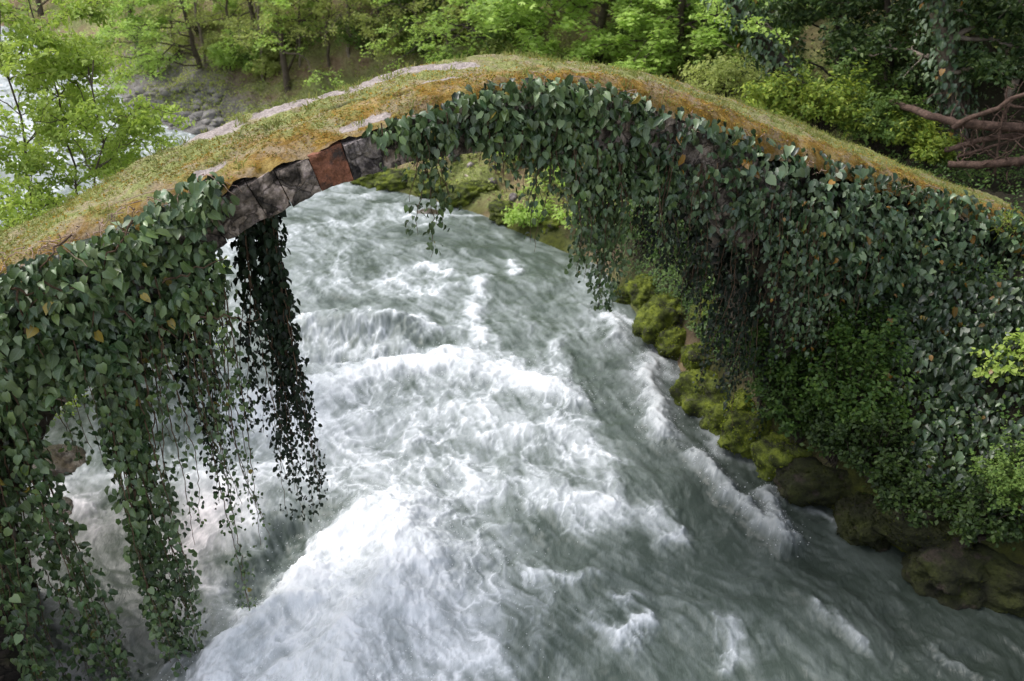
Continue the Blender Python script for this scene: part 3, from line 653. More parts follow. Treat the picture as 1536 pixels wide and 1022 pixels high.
# left mantle
iv = Ivy('broad dark ivy mantle draping the left flank of the bridge below the moss edge', fp(120, 380))
polyL = [(-430, 640), (0, 402), (70, 376), (150, 342), (215, 312), (262, 282), (330, 262), (345, 300), (318, 335), (330, 365), (340, 420), (330, 480), (300, 540), (240, 620), (180, 690), (60, 690), (-430, 900)]
polyM = [(-430, 650), (0, 410), (150, 350), (300, 290), (330, 262), (345, 300), (318, 335), (325, 400), (290, 480), (160, 560), (-430, 830)]
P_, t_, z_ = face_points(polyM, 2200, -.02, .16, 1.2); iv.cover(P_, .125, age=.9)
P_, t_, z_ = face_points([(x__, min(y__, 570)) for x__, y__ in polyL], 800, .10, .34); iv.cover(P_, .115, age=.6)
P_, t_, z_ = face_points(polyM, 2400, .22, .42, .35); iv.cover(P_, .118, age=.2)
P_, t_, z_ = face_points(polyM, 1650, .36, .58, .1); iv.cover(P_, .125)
P_, t_, z_ = face_points([(225, 300), (270, 268), (325, 262), (335, 300), (290, 330), (240, 330)], 150, .02, .3); iv.cover(P_, .135)
for i in range(15):
    px = R.uniform(-150, 335); py = np.interp(px, [-150, 0, 330], [520, 470, 330]) + R.uniform(0, 60)
    tgt = np.interp(px, [-150, 60, 90, 130, 200, 250, 335], [760, 680, 610, 690, 720, 640, 580]) + R.normal() * 25
    tp = fp(px, py, -R.uniform(.1, .45)); L = 0.0
    for L in np.arange(.3, 5, .05):
        if proj(tp - UP * L)[1] > tgt: break
    iv.strand(tp, L, .135, taper=.35, spread=.11, fill=.7)
for q in ((10, 430, 90, 460), (60, 420, 190, 465), (20, 415, 60, 560), (200, 330, 150, 480), (110, 355, 60, 470), (240, 430, 330, 400), (180, 470, 260, 505), (205, 560, 240, 700), (300, 470, 375, 455)):
    iv.vine(crawl(*q, o=-.46), .014)
for i in range(70):
    px = R.uniform(0, 330); py = np.interp(px, [0, 330], [402, 268]) + R.uniform(-16, 12); q = fp(px, py, -R.uniform(-.1, .2))
    d = np.array([R.normal() * .8, R.normal() * .4, R.uniform(-.4, .6)]); u = np.linspace(0, 1, 8)[:, None]
    iv.tw.append((q + d * u * R.uniform(.15, .45) + R.normal(size=(8, 3)) * .012 - UP * u ** 2 * .2, np.linspace(.007, .003, 8)))
iv.done()

def hang(label, xs, top, bots, nst, size, depth=(.1, .45), mat='ivy', fill=1.0, taper=.4, spread=.1, loc=None):
    """a hanging curtain: strands whose top px lies in xs at row top(px) and whose tip reaches row bots(px)."""
    iv = Ivy(label, fp(np.mean(xs), top(np.mean(xs))), mat)
    for i in range(nst):
        px = R.uniform(*xs); py = top(px); tp = fp(px, py, -R.uniform(*depth))
        tgt = bots(px) * 1.0 + R.normal() * 22; L = .4
        for L in np.arange(.25, 7.5, .05):
            if proj(tp - UP * L)[1] > tgt: break
        iv.strand(tp, L, size, taper=taper, spread=spread, fill=fill)
    iv.done(); return iv
lin = lambda *p: (lambda x: float(np.interp(x, [a for a, b in p], [b for a, b in p])))
hang('long ivy curtain at the far left, hanging nearest the frame edge down to the water', (-130, 26), lin((-130, 560), (42, 520)), lin((-130, 1060), (0, 1040), (42, 960)), 18, .145, (.1, .6), fill=.85, taper=.2)
hang('widest long ivy curtain hanging over the brownish shallow water, left of the white foam', (112, 190), lin((52, 560), (205, 520)), lin((85, 760), (100, 860), (120, 985), (155, 1010), (190, 900)), 17, .14, (.1, .6), fill=.85, taper=.2)
hang('loose ragged ivy curtain over white water, between the widest curtain and the black strands', (195, 310), lin((195, 480), (310, 430)), lin((195, 840), (240, 790), (310, 730)), 10, .12, (.1, .5), fill=.5)
hang('single thin ivy strand trailing lowest over the foam', (268, 282), lin((200, 460), (310, 430)), lin((268, 985), (282, 960)), 2, .12, (.2, .3), taper=.5, fill=.8)
hang('short thin ivy strand ending above the dark pool', (322, 338), lin((200, 460), (345, 420)), lin((322, 830), (338, 800)), 3, .11, (.1, .3), taper=.5, fill=.7)
# shaded strands under the arch (hang from the barrel, behind the face)
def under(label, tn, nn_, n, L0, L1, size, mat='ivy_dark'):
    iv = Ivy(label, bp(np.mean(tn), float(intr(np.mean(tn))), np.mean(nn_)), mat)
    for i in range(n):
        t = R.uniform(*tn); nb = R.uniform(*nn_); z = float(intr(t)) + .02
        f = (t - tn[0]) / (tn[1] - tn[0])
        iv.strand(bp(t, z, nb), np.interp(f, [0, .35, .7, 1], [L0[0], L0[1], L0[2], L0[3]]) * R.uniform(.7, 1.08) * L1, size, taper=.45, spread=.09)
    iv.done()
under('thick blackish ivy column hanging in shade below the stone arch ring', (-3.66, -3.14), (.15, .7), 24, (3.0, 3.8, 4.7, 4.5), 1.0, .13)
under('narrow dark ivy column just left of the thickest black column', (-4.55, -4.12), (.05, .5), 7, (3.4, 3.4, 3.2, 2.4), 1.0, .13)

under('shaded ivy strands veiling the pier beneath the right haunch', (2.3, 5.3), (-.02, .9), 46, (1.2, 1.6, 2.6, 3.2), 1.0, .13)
# crown mantle
iv = Ivy('glossy ivy band over the top of the arch, hanging below the mossy crown', fp(800, 170))
polyC = [(556, 190), (590, 178), (650, 162), (680, 146), (740, 127), (800, 120), (870, 123), (920, 132), (985, 158), (1010, 190), (1020, 300), (960, 300), (900, 262), (860, 250), (780, 228), (700, 210), (650, 215), (600, 218), (560, 205)]
P_, _, _ = face_points(polyC, 1150, -.05, .12, 1.2); iv.cover(P_, .12, age=.95)
P_, _, _ = face_points(polyC, 1250, .10, .28, .5); iv.cover(P_, .114, age=.4)
P_, _, _ = face_points(polyC, 900, .2, .42, .15); iv.cover(P_, .118)
for i in range(46):
    px = R.uniform(570, 1000); py = lin((570, 185), (700, 165), (850, 190), (1000, 240))(px); tp = fp(px, py, -R.uniform(.1, .35))
    tgt = lin((570, 235), (600, 245), (640, 232), (700, 235), (760, 262), (850, 285), (900, 330), (1000, 340))(px) + R.normal() * 12
    L = .3
    for L in np.arange(.15, 4, .04):
        if proj(tp - UP * L)[1] > tgt: break
    iv.strand(tp, L, .125, taper=.3, spread=.09, fill=.8)
for i in range(26):
    px = R.uniform(700, 1000); py = lin((700, 130), (800, 108), (1000, 150))(px) + R.uniform(-6, 14); q = fp(px, py, -R.uniform(-.05, .2))
    d = np.array([R.normal() * .7, R.normal() * .3, R.uniform(-.4, .5)]); u = np.linspace(0, 1, 7)[:, None]
    iv.tw.append((q + d * u * R.uniform(.12, .35) - UP * u ** 2 * .15, np.linspace(.006, .003, 7)))
iv.done()
hang('small separate ivy spray dangling from the crown over calm water', (624, 664), lin((600, 205), (680, 205)), lin((624, 330), (640, 340), (664, 285)), 7, .135, (.1, .3), taper=.3, fill=.8)
hang('wispy ivy tendril with a few leaves beside the long tuft', (800, 850), lin((780, 230), (850, 240)), lin((800, 330), (850, 400)), 4, .12, (.05, .3), taper=.3, fill=.4)
hang('long hanging ivy tuft right of the arch centre with its tip over the river', (858, 935), lin((850, 215), (950, 235)), lin((858, 370), (885, 455), (905, 440), (935, 380)), 22, .14, (.05, .4), taper=.35)

# right mantle: on the face and on the bank in front
iv = Ivy('great ivy blanket covering the right haunch of the bridge', fp(1200, 320), 'ivy_right')
polyR = [(970, 150), (1040, 172), (1100, 188), (1160, 212), (1250, 236), (1350, 270), (1450, 296), (1560, 325), (1640, 420), (1640, 640), (1450, 600), (1330, 520), (1250, 460), (1210, 440), (1180, 420), (1130, 350), (1080, 330), (1000, 310)]
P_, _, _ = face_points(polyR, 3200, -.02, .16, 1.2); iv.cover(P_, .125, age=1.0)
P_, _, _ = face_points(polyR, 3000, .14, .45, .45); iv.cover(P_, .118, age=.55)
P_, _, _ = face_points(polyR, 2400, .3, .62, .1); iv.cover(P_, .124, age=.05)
P_, _, _ = face_points([(1200, 260), (1350, 282), (1560, 330), (1640, 420), (1640, 700), (1500, 700), (1380, 560), (1250, 380)], 1700, .55, 1.05, .2); iv.cover(P_, .12, age=.15)
for i in range(90):
    px = R.uniform(1000, 1600); py = lin((1000, 210), (1200, 290), (1600, 400))(px) + R.uniform(0, 40); tp = fp(px, py, -R.uniform(.15, .6))
    tgt = lin((1000, 330), (1080, 345), (1140, 380), (1190, 440), (1230, 500), (1300, 560), (1380, 640), (1460, 740), (1600, 800))(px) + R.normal() * 40
    L = .3
    for L in np.arange(.15, 6, .05):
        if proj(tp - UP * L)[1] > tgt: break
    iv.strand(tp, L, .12, taper=.25, spread=.12, fill=.8)
for i in range(50):
    px = R.uniform(1000, 1500); py = lin((970, 150), (1160, 212), (1350, 270), (1500, 310))(px) + R.uniform(-8, 25); q = fp(px, py, -R.uniform(-.05, .4))
    d = np.array([R.normal() * .8, R.normal() * .3, R.uniform(-.6, .4)]); u = np.linspace(0, 1, 8)[:, None]
    iv.tw.append((q + d * u * R.uniform(.15, .5) + R.normal(size=(8, 3)) * .015, np.linspace(.007, .003, 8)))
iv.done()
hang('ivy tongue hanging beside the dark bare bank under the right haunch', (1190, 1235), lin((1190, 330), (1235, 340)), lin((1190, 470), (1235, 500)), 9, .13, (.3, .7), 'ivy_right', taper=.2)
def bank_ivy(label, cx, cy, rx, ry, n, size, mat='ivy_right'):
    c = hit(cx, cy); iv = Ivy(label, c, mat, group='ivy growing on the right bank')
    Q = []
    while len(Q) < n:
        px, py = cx + R.normal() * rx, cy + R.normal() * ry
        if px > 1640 or abs(px - cx) > 2 * rx or abs(py - cy) > 2 * ry: continue
        Q.append(hit(px, py, R.uniform(.05, .35)))
    iv.cover(np.array(Q), size, out=np.array([-.5, -.8, 0]), up=.35, jit=.6, age=.6)
    iv.done()
def bank_poly(label, poly, n, size, lift):
    iv = Ivy(label, hit(*np.mean(poly, 0)), 'ivy_right', group='ivy growing on the right bank'); a = np.array(poly, float); Q = []
    while len(Q) < n:
        p = a.min(0) + R.random(2) * (a.max(0) - a.min(0))
        if inside(p[0], p[1], poly) and float(vn2(p[0] / 38., p[1] / 38.)) > -.55 + .5 * R.random() - .2: Q.append(hit(*(p + R.normal(size=2) * 7), R.uniform(*lift)))
    iv.cover(np.array(Q), size, out=np.array([-.35, -.9, 0]), up=.32, jit=.6, tj=.6, age=.72); iv.done()
bank_poly('upper ivy sheet on the right bank, merging into the blanket on the bridge', [(1230, 400), (1330, 400), (1640, 430), (1640, 620), (1480, 600), (1380, 560), (1270, 500)], 2900, .125, (.1, .7))
bank_poly('lower ivy sheet on the right bank behind the round-leaved shrub', [(1330, 540), (1450, 580), (1640, 600), (1640, 760), (1470, 760), (1360, 700)], 1400, .12, (.1, .5))
bank_ivy('low ivy patch above the waterline at the lower right', 1420, 745, 45, 35, 150, .125)

# ------------------------------------------------------------------ plants
def bend(a, b, n, wob, sag=0.0):
    u = np.linspace(0, 1, n)[:, None]; p = a + (b - a) * u
    w = np.cumsum(R.normal(size=(n, 3)), 0); w = (w - w[0]) - u * (w[-1] - w[0])
    return p + w * wob - UP * sag * (u * (1 - u)) * 4
def tree(label, base, top, r0, limbs, limb_len, leaf_mat_, leaf_size, leaf_n, kind='small', fmin=.25, pitch=(.0, .5), twigs=6, bark='bark', flat=.6, group='trees on the far bank', name='tree', cat='tree', wob=.05, droop=.15, azr=None, limb_taper=.5, twl=(.2, .45), ivyclad=0):
    r0 *= K; limb_len *= K; leaf_size *= K
    base = np.asarray(base, float); top = np.asarray(top, float); L = np.linalg.norm(top - base)
    root = thing(name, label, cat, base, group)
    tr = bend(base - UP * .3, top, 16, wob * L * .12)
    paths = [(tr, np.linspace(r0, r0 * .3, 16))]
    P = []
    for i in range(limbs):
        f = fmin + (1 - fmin) * (i + R.random()) / limbs
        s = tr[int(f * 15)]
        az = R.uniform(0, 2 * math.pi) if azr is None else R.uniform(*azr)
        pt = R.uniform(*pitch); d = np.array([math.cos(az) * math.cos(pt), math.sin(az) * math.cos(pt), math.sin(pt)])
        ll = limb_len * (1 - limb_taper * f) * R.uniform(.7, 1.25)
        lp = bend(s, s + d * ll, 9, .03 * ll, -.06 * ll); lp[:, 2] -= droop * ll * np.linspace(0, 1, 9) ** 2
        rr_ = max(.012, r0 * .32 * (1 - .5 * f)); paths.append((lp, np.linspace(rr_, .006, 9)))
        for j in range(twigs):
            k = R.integers(2, 9); a = lp[min(k, 8)]
            q = rnd(1)[0]; q[2] *= .45; q = q * .8 + d * .7; q /= np.linalg.norm(q)
            tl = ll * R.uniform(*twl); tp = bend(a, a + q * tl, 6, .04 * tl); tp[:, 2] -= droop * tl * np.linspace(0, 1, 6) ** 2
            paths.append((tp, np.linspace(rr_ * .4, .004, 6)))
            m = max(1, int(leaf_n * 2.5 / (limbs * twigs))); u = R.beta(2, 1.2, m) * 5; i0 = np.minimum(u.astype(int), 4); fr = (u - i0)[:, None]
            P.append(tp[i0] * (1 - fr) + tp[i0 + 1] * fr + R.normal(size=(m, 3)) * np.array([1, 1, .5]) * leaf_size * .9)
    if ivyclad:
        k = ivyclad; u = R.uniform(.05, .97, k) * 15; i0 = np.minimum(u.astype(int), 14); fr = (u - i0)[:, None]
        q = tr[i0] * (1 - fr) + tr[i0 + 1] * fr; rad = rnd(k); rad[:, 2] *= .3
        q = q + rad * (r0 * .7 + .05 + R.random((k, 1)) ** 2 * .55)
        link('climbing_ivy', leaves('climbing_ivy', q - base, rad + UP * .4 + rnd(k) * .4, -UP + rnd(k) * .5, R.uniform(.08, .19, k), 'ivy'), M['ivy_right'], root)
    link('trunk', tubes('trunk', [(p - base, r) for p, r in paths], 6), M[bark], root)
    if P:
        P = np.concatenate(P); k = len(P)
        link('crown', leaves('crown', P - base, UP * flat + rnd(k) * .6, rnd(k) + (-UP) * .3, leaf_size * R.uniform(.55, 1.25, k), kind), M[leaf_mat_], root)
    return root
def shrub(label, base, rad, mat, leaf_size, leaf_n, kind='small', twigs=50, group='bushes beside the bridge', name='bush', bark='bark_dark', up=.5, clump=7, cat='bush'):
    base = np.asarray(base, float); rad = np.asarray(rad, float) * K; leaf_size *= K
    root = thing(name, label, cat, base, group); paths = []; P = []; N = []
    c = base + UP * rad[2] * .55
    ph = R.uniform(0, 50)
    for i in range(twigs):
        d = rnd(1)[0]; d[2] = abs(d[2]) * 1.1 - .15; rr_ = R.uniform(.35, 1.0) ** .6 * (1 + .35 * float(vn2(np.array(d[0] * 2 + ph), np.array(d[1] * 2 + d[2] * 1.5))))
        e_ = c + d * rad * rr_
        tp = bend(base + R.normal(size=3) * rad * .08 - UP * .05, e_, 7, .04 * rad.mean(), -.12 * rad[2])
        paths.append((tp, np.linspace(.014, .003, 7)))
        m = max(clump, int(leaf_n * 1.7) // twigs)
        # leaf sprays: a few side shoots at the end of each twig
        for s_ in range(3):
            a = tp[R.integers(3, 7)]; q = d * .6 + rnd(1)[0] * .8 + UP * .25; ln = rad.mean() * R.uniform(.12, .34)
            u = R.random(m // 3 + 1)
            P.append(a + q * (u * ln)[:, None] + R.normal(size=(len(u), 3)) * leaf_size * .55); N.append(np.repeat(d[None], len(u), 0))
    P = np.concatenate(P); N = np.concatenate(N); k = len(P)
    link('stem', tubes('stem', [(p - base, r) for p, r in paths], 4), M[bark], root)
    link('foliage', leaves('foliage', P - base, N * .5 + UP * up + rnd(k) * .6, N * .7 + rnd(k) * .8, leaf_size * R.uniform(.55, 1.25, k), kind), M[mat], root)
    return root
def V3(*a): return np.array(a, float)
def at_y(px, py, Y):
    d = ray(px, py); return CAM + d * (Y / d[1])
def at_d(px, py, Y): return at_y(px, py, Y * K)

# left saplings behind the bridge
for i, (lab, bx, by, topx, topy, Y, n, tall) in enumerate((
        ('fresh green sapling at the left edge, leafy stems rising from behind the bridge', 20, 345, -20, -30, 12.6, 1300, 0),
        ('thin-stemmed pale green sapling nearest the mossy bridge edge on the left', 78, 340, 40, -10, 13.0, 1500, 0),
        ('bushy light green sapling with long side sprays over the rapids', 62, 350, 140, 90, 12.3, 1300, 0))):
    b = at_d(bx, by, Y); b[2] = terrain(b[0], b[1]); tp = at_d(topx, topy, Y + .8)
    tree(lab, b, tp, .035, 36, 1.9, 'spring', .088, n * 4.0, 'oval', .18, (.1, .75), 6, 'bark', .35, 'spring saplings on the left bank', 'sapling', 'sapling', .08, .12, None, .45, (.25, .5))
shrub('low green bramble below the saplings at the left', hit(10, 352, .2), V3(.7, .7, .5), 'mid', .07, 900, 'oval', 36, 'spring saplings on the left bank')

# far bank trees, left to right
def T(label, bx, by, tx, ty, dY, *a, **k):
    b = hit(bx, by); tp = at_y(tx, ty, b[1] + dY); return tree(label, b, tp, *a, **k)
T('slim dark-trunked tree on the brown bank, its trunk crossing the top edge', 432, 132, 398, -60, .3, .17, 14, 4.6, 'maple', .13, 2600, 'small', .3, (-.1, .35), 7, 'bark', .8)
T('second slim tree just left of the dark-trunked one', 388, 92, 362, -90, .5, .16, 12, 4.2, 'dull', .13, 2200, 'small', .3, (-.1, .4), 7, 'bark', .8)
T('light green tree with long level sprays over the gravel bar', 300, 100, 250, -60, -1, .14, 16, 5.2, 'maple', .14, 3600, 'small', .08, (-.15, .25), 8, 'bark', .85, azr=(1.7, 4.4))
T('dull green tree over the bend of the far rapids', 200, 45, 180, -130, 0, .2, 16, 6.0, 'dull', .17, 3600, 'small', .1, (-.1, .4), 8, 'bark', .7)
T('olive tree at the top left corner above the far rapids', 60, 25, 40, -130, 0, .22, 16, 7.5, 'dull', .22, 3400, 'small', .05, (-.1, .4), 8, 'bark', .7)
T('pale straight slender trunk rising behind the crown of the bridge', 622, 82, 620, -90, .3, .10, 12, 3.4, 'dull', .12, 1800, 'small', .35, (0, .5), 6, 'bark_pale', .7)
T('crooked dark tree leaning back behind the top of the bridge', 736, 78, 690, -60, .5, .13, 12, 4.2, 'maple', .12, 1400, 'small', .3, (-.2, .4), 6, 'bark_dark', .8, wob=.3)
T('bright green maple spreading level sprays right of the bridge crown', 905, 70, 900, -130, -1.5, .15, 22, 4.6, 'maple', .16, 6500, 'maple', .02, (-.25, .25), 9, 'bark', 1.2, droop=.25)
T('second bright maple lower on the slope towards the evergreens', 1015, 95, 1030, -110, -1.5, .14, 20, 3.8, 'maple', .15, 4800, 'maple', .02, (-.25, .25), 9, 'bark', 1.2, droop=.25)
T('young bright maple between the crooked tree and the large maple', 800, 60, 800, -90, -.5, .10, 14, 3.2, 'maple', .13, 2600, 'maple', .05, (-.2, .3), 7, 'bark', 1.0, droop=.2)
for i, (bx, by, tx, ty, m, n) in enumerate(((520, 40, 525, -120, 'dull', 2600), (570, 55, 560, -120, 'mid', 2200), (670, 30, 680, -120, 'dull', 2200), (470, 55, 480, -100, 'dull', 2000), (330, 20, 330, -130, 'dull', 2400), (830, 12, 830, -150, 'mid', 2200), (960, 10, 960, -160, 'maple', 2400))):
    T(('thin spring tree high on the far slope behind the bridge' if m == 'dull' else 'deeper green young tree high on the far slope' if m == 'mid' else 'bright young tree highest on the slope above the maples'), bx, by, tx, ty, .3, .10, 12, 3.6, m, .13, n, 'small', .1, (-.1, .6), 7, 'bark', .6, group='thin trees on the far slope')
# right side
tp = at_d(1080, -30, 18.4)
tree('thick leaning trunk wrapped in ivy above the bushes', at_d(1205, 128, 18.2), tp, .25, 5, 1.6, 'maple', .11, 300, 'small', .6, (0, .6), 5, 'bark_dark', .7, 'trees on the right bank', ivyclad=900)
for lab, px, py, Y, topx, topy, m, n, ll in (
        ('dark evergreen filling the gap behind the yellow-green bushes', 1265, 160, 21, 1260, -90, 'dark', 5200, 2.6),
        ('second dark evergreen, left of the ivy-clad tree', 1340, 165, 20, 1330, -100, 'dark', 5200, 2.5),
        ('smaller mid green tree between the leaning trunk and the evergreens', 1190, 120, 24, 1195, -60, 'mid', 2600, 2.2),
        ('dark evergreen at the top right corner behind the ivy-clad tree', 1500, 150, 21, 1510, -120, 'dark', 5200, 3.0)):
    tree(lab, at_d(px, py, Y), at_d(topx, topy, Y + .5), .12, 22, ll, m, .13, n, 'oval', .05, (-.2, .5), 8, 'bark_dark', .5, 'trees on the right bank')
tree('large tree thickly clad in hanging ivy at the upper right', at_d(1440, 205, 17.5), at_d(1385, -140, 17.0), .26, 12, 2.2, 'dark', .13, 3600, 'oval', .35, (-.1, .6), 8, 'bark_pale', .5, 'trees on the right bank', ivyclad=1500)
tree('bare pale trunk leaning right at the right edge above the logs', at_d(1480, 215, 18.5), at_d(1560, 20, 18.5), .17, 8, 2.0, 'dark', .12, 1200, 'oval', .5, (0, .6), 6, 'bark_pale', .5, 'trees on the right bank')
# a taller wood standing on the right bank, shading the water (crowns above the frame)
for lab, x_, y_, hh, ll in (('tall dark tree overhanging the lower right bank', 12.5, 11, 13, 5.5), ('tall dark tree on the right bank beyond the end of the bridge', 16, 18, 14, 5.5)):
    b = V3(x_, y_, terrain(x_, y_)); tree(lab, b, b + V3(-1.2, 0, hh), .3, 22, ll, 'dark', .2, 5200, 'oval', .62, (-.1, .6), 9, 'bark_dark', .5, 'trees on the right bank')
# roots and thin stems at the foot of the ivy-clad tree
rt = thing('root_stems', 'bundle of thin brown stems hugging the foot of the ivy-clad tree', 'stems', at_d(1440, 200, 17.2))
pp = []
for i in range(16):
    a = at_d(1400 + R.uniform(0, 60), 205, 17.3) + R.normal(size=3) * .08; b = at_d(1405 + R.uniform(0, 40), 60 + R.uniform(0, 60), 17.2) + R.normal(size=3) * .1
    pp.append((bend(a, b, 10, .05) - np.array(rt.location), np.linspace(.022, .012, 10)))
link('stem', tubes('stem', pp, 5), M['bark'], rt)

# bushes along the right of the deck
for lab, px, py, Y, rad, m, ls, n in (
        ('tallest yellow-green bush, first one right of the bridge crown', 1150, 195, 17.5, V3(.75, .7, 1.0), 'yellow', .095, 1500),
        ('yellow-green bush in the middle of the row behind the mossy boulder', 1230, 205, 17.2, V3(.75, .7, 1.05), 'yellow', .095, 1500),
        ('greener low bush behind the deck, left of the fallen logs', 1310, 220, 17.0, V3(.9, .7, .85), 'mid', .10, 1500),
        ('yellow-tipped bush where the long fallen log starts', 1350, 222, 16.8, V3(.5, .45, .6), 'yellow', .09, 1200),
        ('yellow-green bush leaning over the right end of the deck', 1392, 245, 16.2, V3(.4, .4, .5), 'yellow', .085, 1100),
        ('soft grey-green bush at the foot of the bright maples', 1085, 150, 19.5, V3(.9, .8, .8), 'dull', .09, 1100),
        ('low mid green bush behind the right end of the bridge', 1270, 190, 19.0, V3(1.2, .9, 1.2), 'mid', .11, 1600)):
    shrub(lab, at_d(px, py, Y), rad * V3(1.12, 1.1, .82), m, ls, int(n * 1.4), 'oval', 70, 'bushes beyond the right half of the deck')
q = on_deck(1392, 262); shrub('little yellow-green bush growing on the near edge of the deck', bp(q[0], prof(q[0]), .15), V3(.3, .25, .36), 'yellow', .065, 500, 'oval', 26, 'bushes beyond the right half of the deck')
# under the arch
for lab, px, py, rad, m, ls, n in (
        ('bright green bush on the dirt bank seen through the arch', 868, 285, V3(.9, .7, .9), 'maple', .11, 1300),
        ('small bright bush at the top of the dirt bank under the ivy band', 770, 240, V3(.7, .6, .7), 'maple', .10, 900),
        ('low fern-like green plant at the water edge beyond the arch', 800, 335, V3(.7, .6, .35), 'maple', .13, 600),
        ('bright low bush over the rapids bank near the hanging ivy tuft', 890, 340, V3(.8, .6, .5), 'maple', .11, 800)):
    shrub(lab, hit(px, py), rad, m, ls, n, 'small', 44, 'plants on the dirt bank beyond the arch')
for lab, px, py, rad, n, m in (
        ('dark fine-leaved bush filling the right side of the arch opening', 1040, 425, V3(1.3, 1.0, 1.7), 3600, 'bank_leaf'),
        ('shaded bush farther back under the right haunch', 1120, 420, V3(1.0, .9, 1.5), 2800, 'bank_leaf'),
        ('leafy bush on the mossy bank below the ivy tongue', 1150, 600, V3(.75, .65, 1.35), 3000, 'bank_leaf'),
        ('small bush low on the bank above the mossy boulders', 1200, 660, V3(.6, .5, .9), 1900, 'bank_leaf'),
        ('mid-bank bush between the shaded bush and the leafy one', 1120, 500, V3(.7, .7, 1.1), 2400, 'bank_leaf'),
        ('small drooping bush on the dark slope right of the leafy one', 1270, 640, V3(.7, .55, .9), 1900, 'bank_leaf'),
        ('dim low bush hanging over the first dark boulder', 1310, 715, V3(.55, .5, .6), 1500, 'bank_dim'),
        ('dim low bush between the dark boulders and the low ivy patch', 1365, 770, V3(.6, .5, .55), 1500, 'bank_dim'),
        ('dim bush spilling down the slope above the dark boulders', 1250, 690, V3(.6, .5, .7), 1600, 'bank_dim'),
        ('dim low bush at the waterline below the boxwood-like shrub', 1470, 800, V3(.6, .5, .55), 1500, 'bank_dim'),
        ('low dark bush at the top of the bare dark slope', 1290, 560, V3(.7, .6, .8), 1900, 'bank_leaf'),
        ('small fern-green bush between the mossy boulders at the bend', 1075, 520, V3(.5, .45, .6), 1300, 'bank_leaf'),
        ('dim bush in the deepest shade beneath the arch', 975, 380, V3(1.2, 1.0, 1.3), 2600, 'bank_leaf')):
    shrub(lab, hit(px, py), rad, m, .075, n, 'small', 80, 'bushes under the right haunch')
for lab, bx_, by_, rad, m in (('broad dark bush on the slope past the right edge', 11.5, 9.5, V3(1.2, 1.1, 1.1), 'bank_leaf'), ('green bush beside the right end of the bridge', 13.5, 13.2, V3(1.2, 1.0, 1.2), 'mid'), ('dim bush above the water past the right edge', 10.2, 7.6, V3(.9, .8, .9), 'bank_dim'), ('dark bush uphill from the boxwood-like shrub', 14.5, 10.5, V3(1.3, 1.2, 1.3), 'bank_leaf')):
    shrub(lab, V3(bx_, by_, terrain(bx_, by_)), rad, m, .08, 2200, 'small', 70, 'bushes on the slope at the right')
# right foreground
shrub('round-leaved fresh green shrub jutting in at the right edge', at_d(1512, 572, 9.6), V3(.42, .4, .46), 'spring', .075, 460, 'ivy', 34, 'shrubs at the right edge', up=.8)
shrub('boxwood-like shrub with tiny leaves at the right edge above the water', at_d(1530, 775, 8.4), V3(.58, .52, .8), 'mid', .05, 4200, 'small', 90, 'shrubs at the right edge')
shrub('light feathery fern tuft on the ivy at the right edge', at_d(1512, 350, 12.2), V3(.3, .25, .25), 'yellow', .10, 160, 'blade', 16, 'shrubs at the right edge', name='fern', cat='fern')
shrub('smaller feathery fern hanging below the first at the right edge', at_d(1505, 465, 11.6), V3(.28, .22, .22), 'yellow', .09, 120, 'blade', 14, 'shrubs at the right edge', name='fern', cat='fern')

# ------------------------------------------------------------------ rocks
_ico = None
def icosphere(sub):
    import bmesh
    bm = bmesh.new(); bmesh.ops.create_icosphere(bm, subdivisions=sub, radius=1)
    V = np.array([v.co[:] for v in bm.verts]); Fc = np.array([[v.index for v in f.verts] for f in bm.faces]); bm.free(); return V, Fc
IC4 = icosphere(5); IC3 = icosphere(3)
def rock(name, label, cat, c, rad, mat, group, fuzz=0, ic=IC4, rough=.28, loose=.0):
    if fuzz: rough = .5
    rad = np.asarray(rad) * K; V, Fc = ic; sd = R.uniform(0, 90, 3)
    q = V * (1 + rough * fbm3(V + sd, 1.5, 5)[:, None] + rough * .45 * fbm3(V + sd, 4.0, 4)[:, None])
    q = np.sign(q) * np.abs(q) ** .9 * np.asarray(rad)
    a = R.uniform(0, 6.28); ca, sa = math.cos(a), math.sin(a)
    q = np.stack([q[:, 0] * ca - q[:, 1] * sa, q[:, 0] * sa + q[:, 1] * ca, q[:, 2]], -1)
    me = mesh_from(name, q, Fc); o = link(name, me, M[mat]); o.location = [float(v) for v in c]; tag(o, label, cat, group)
    if fuzz:
        nrm = V / np.linalg.norm(V, axis=1)[:, None]; i = R.integers(0, len(V), fuzz)
        i = i[(nrm[i][:, 2] > -.3) & (fbm3(V[i] + sd + 9, 2.0, 3) > -.28)]; k = len(i)
        p = q[i] + R.normal(size=(k, 3)) * .012
        link('moss', leaves('moss', p, nrm[i] * .6 + rnd(k) * .7, nrm[i] * .8 + rnd(k) * .7 - UP * .3, R.uniform(.014, .05, k), 'small'), M['moss_dark' if mat == 'boulder_dark' else 'moss_fuzz'], o, 'stuff')
    return o
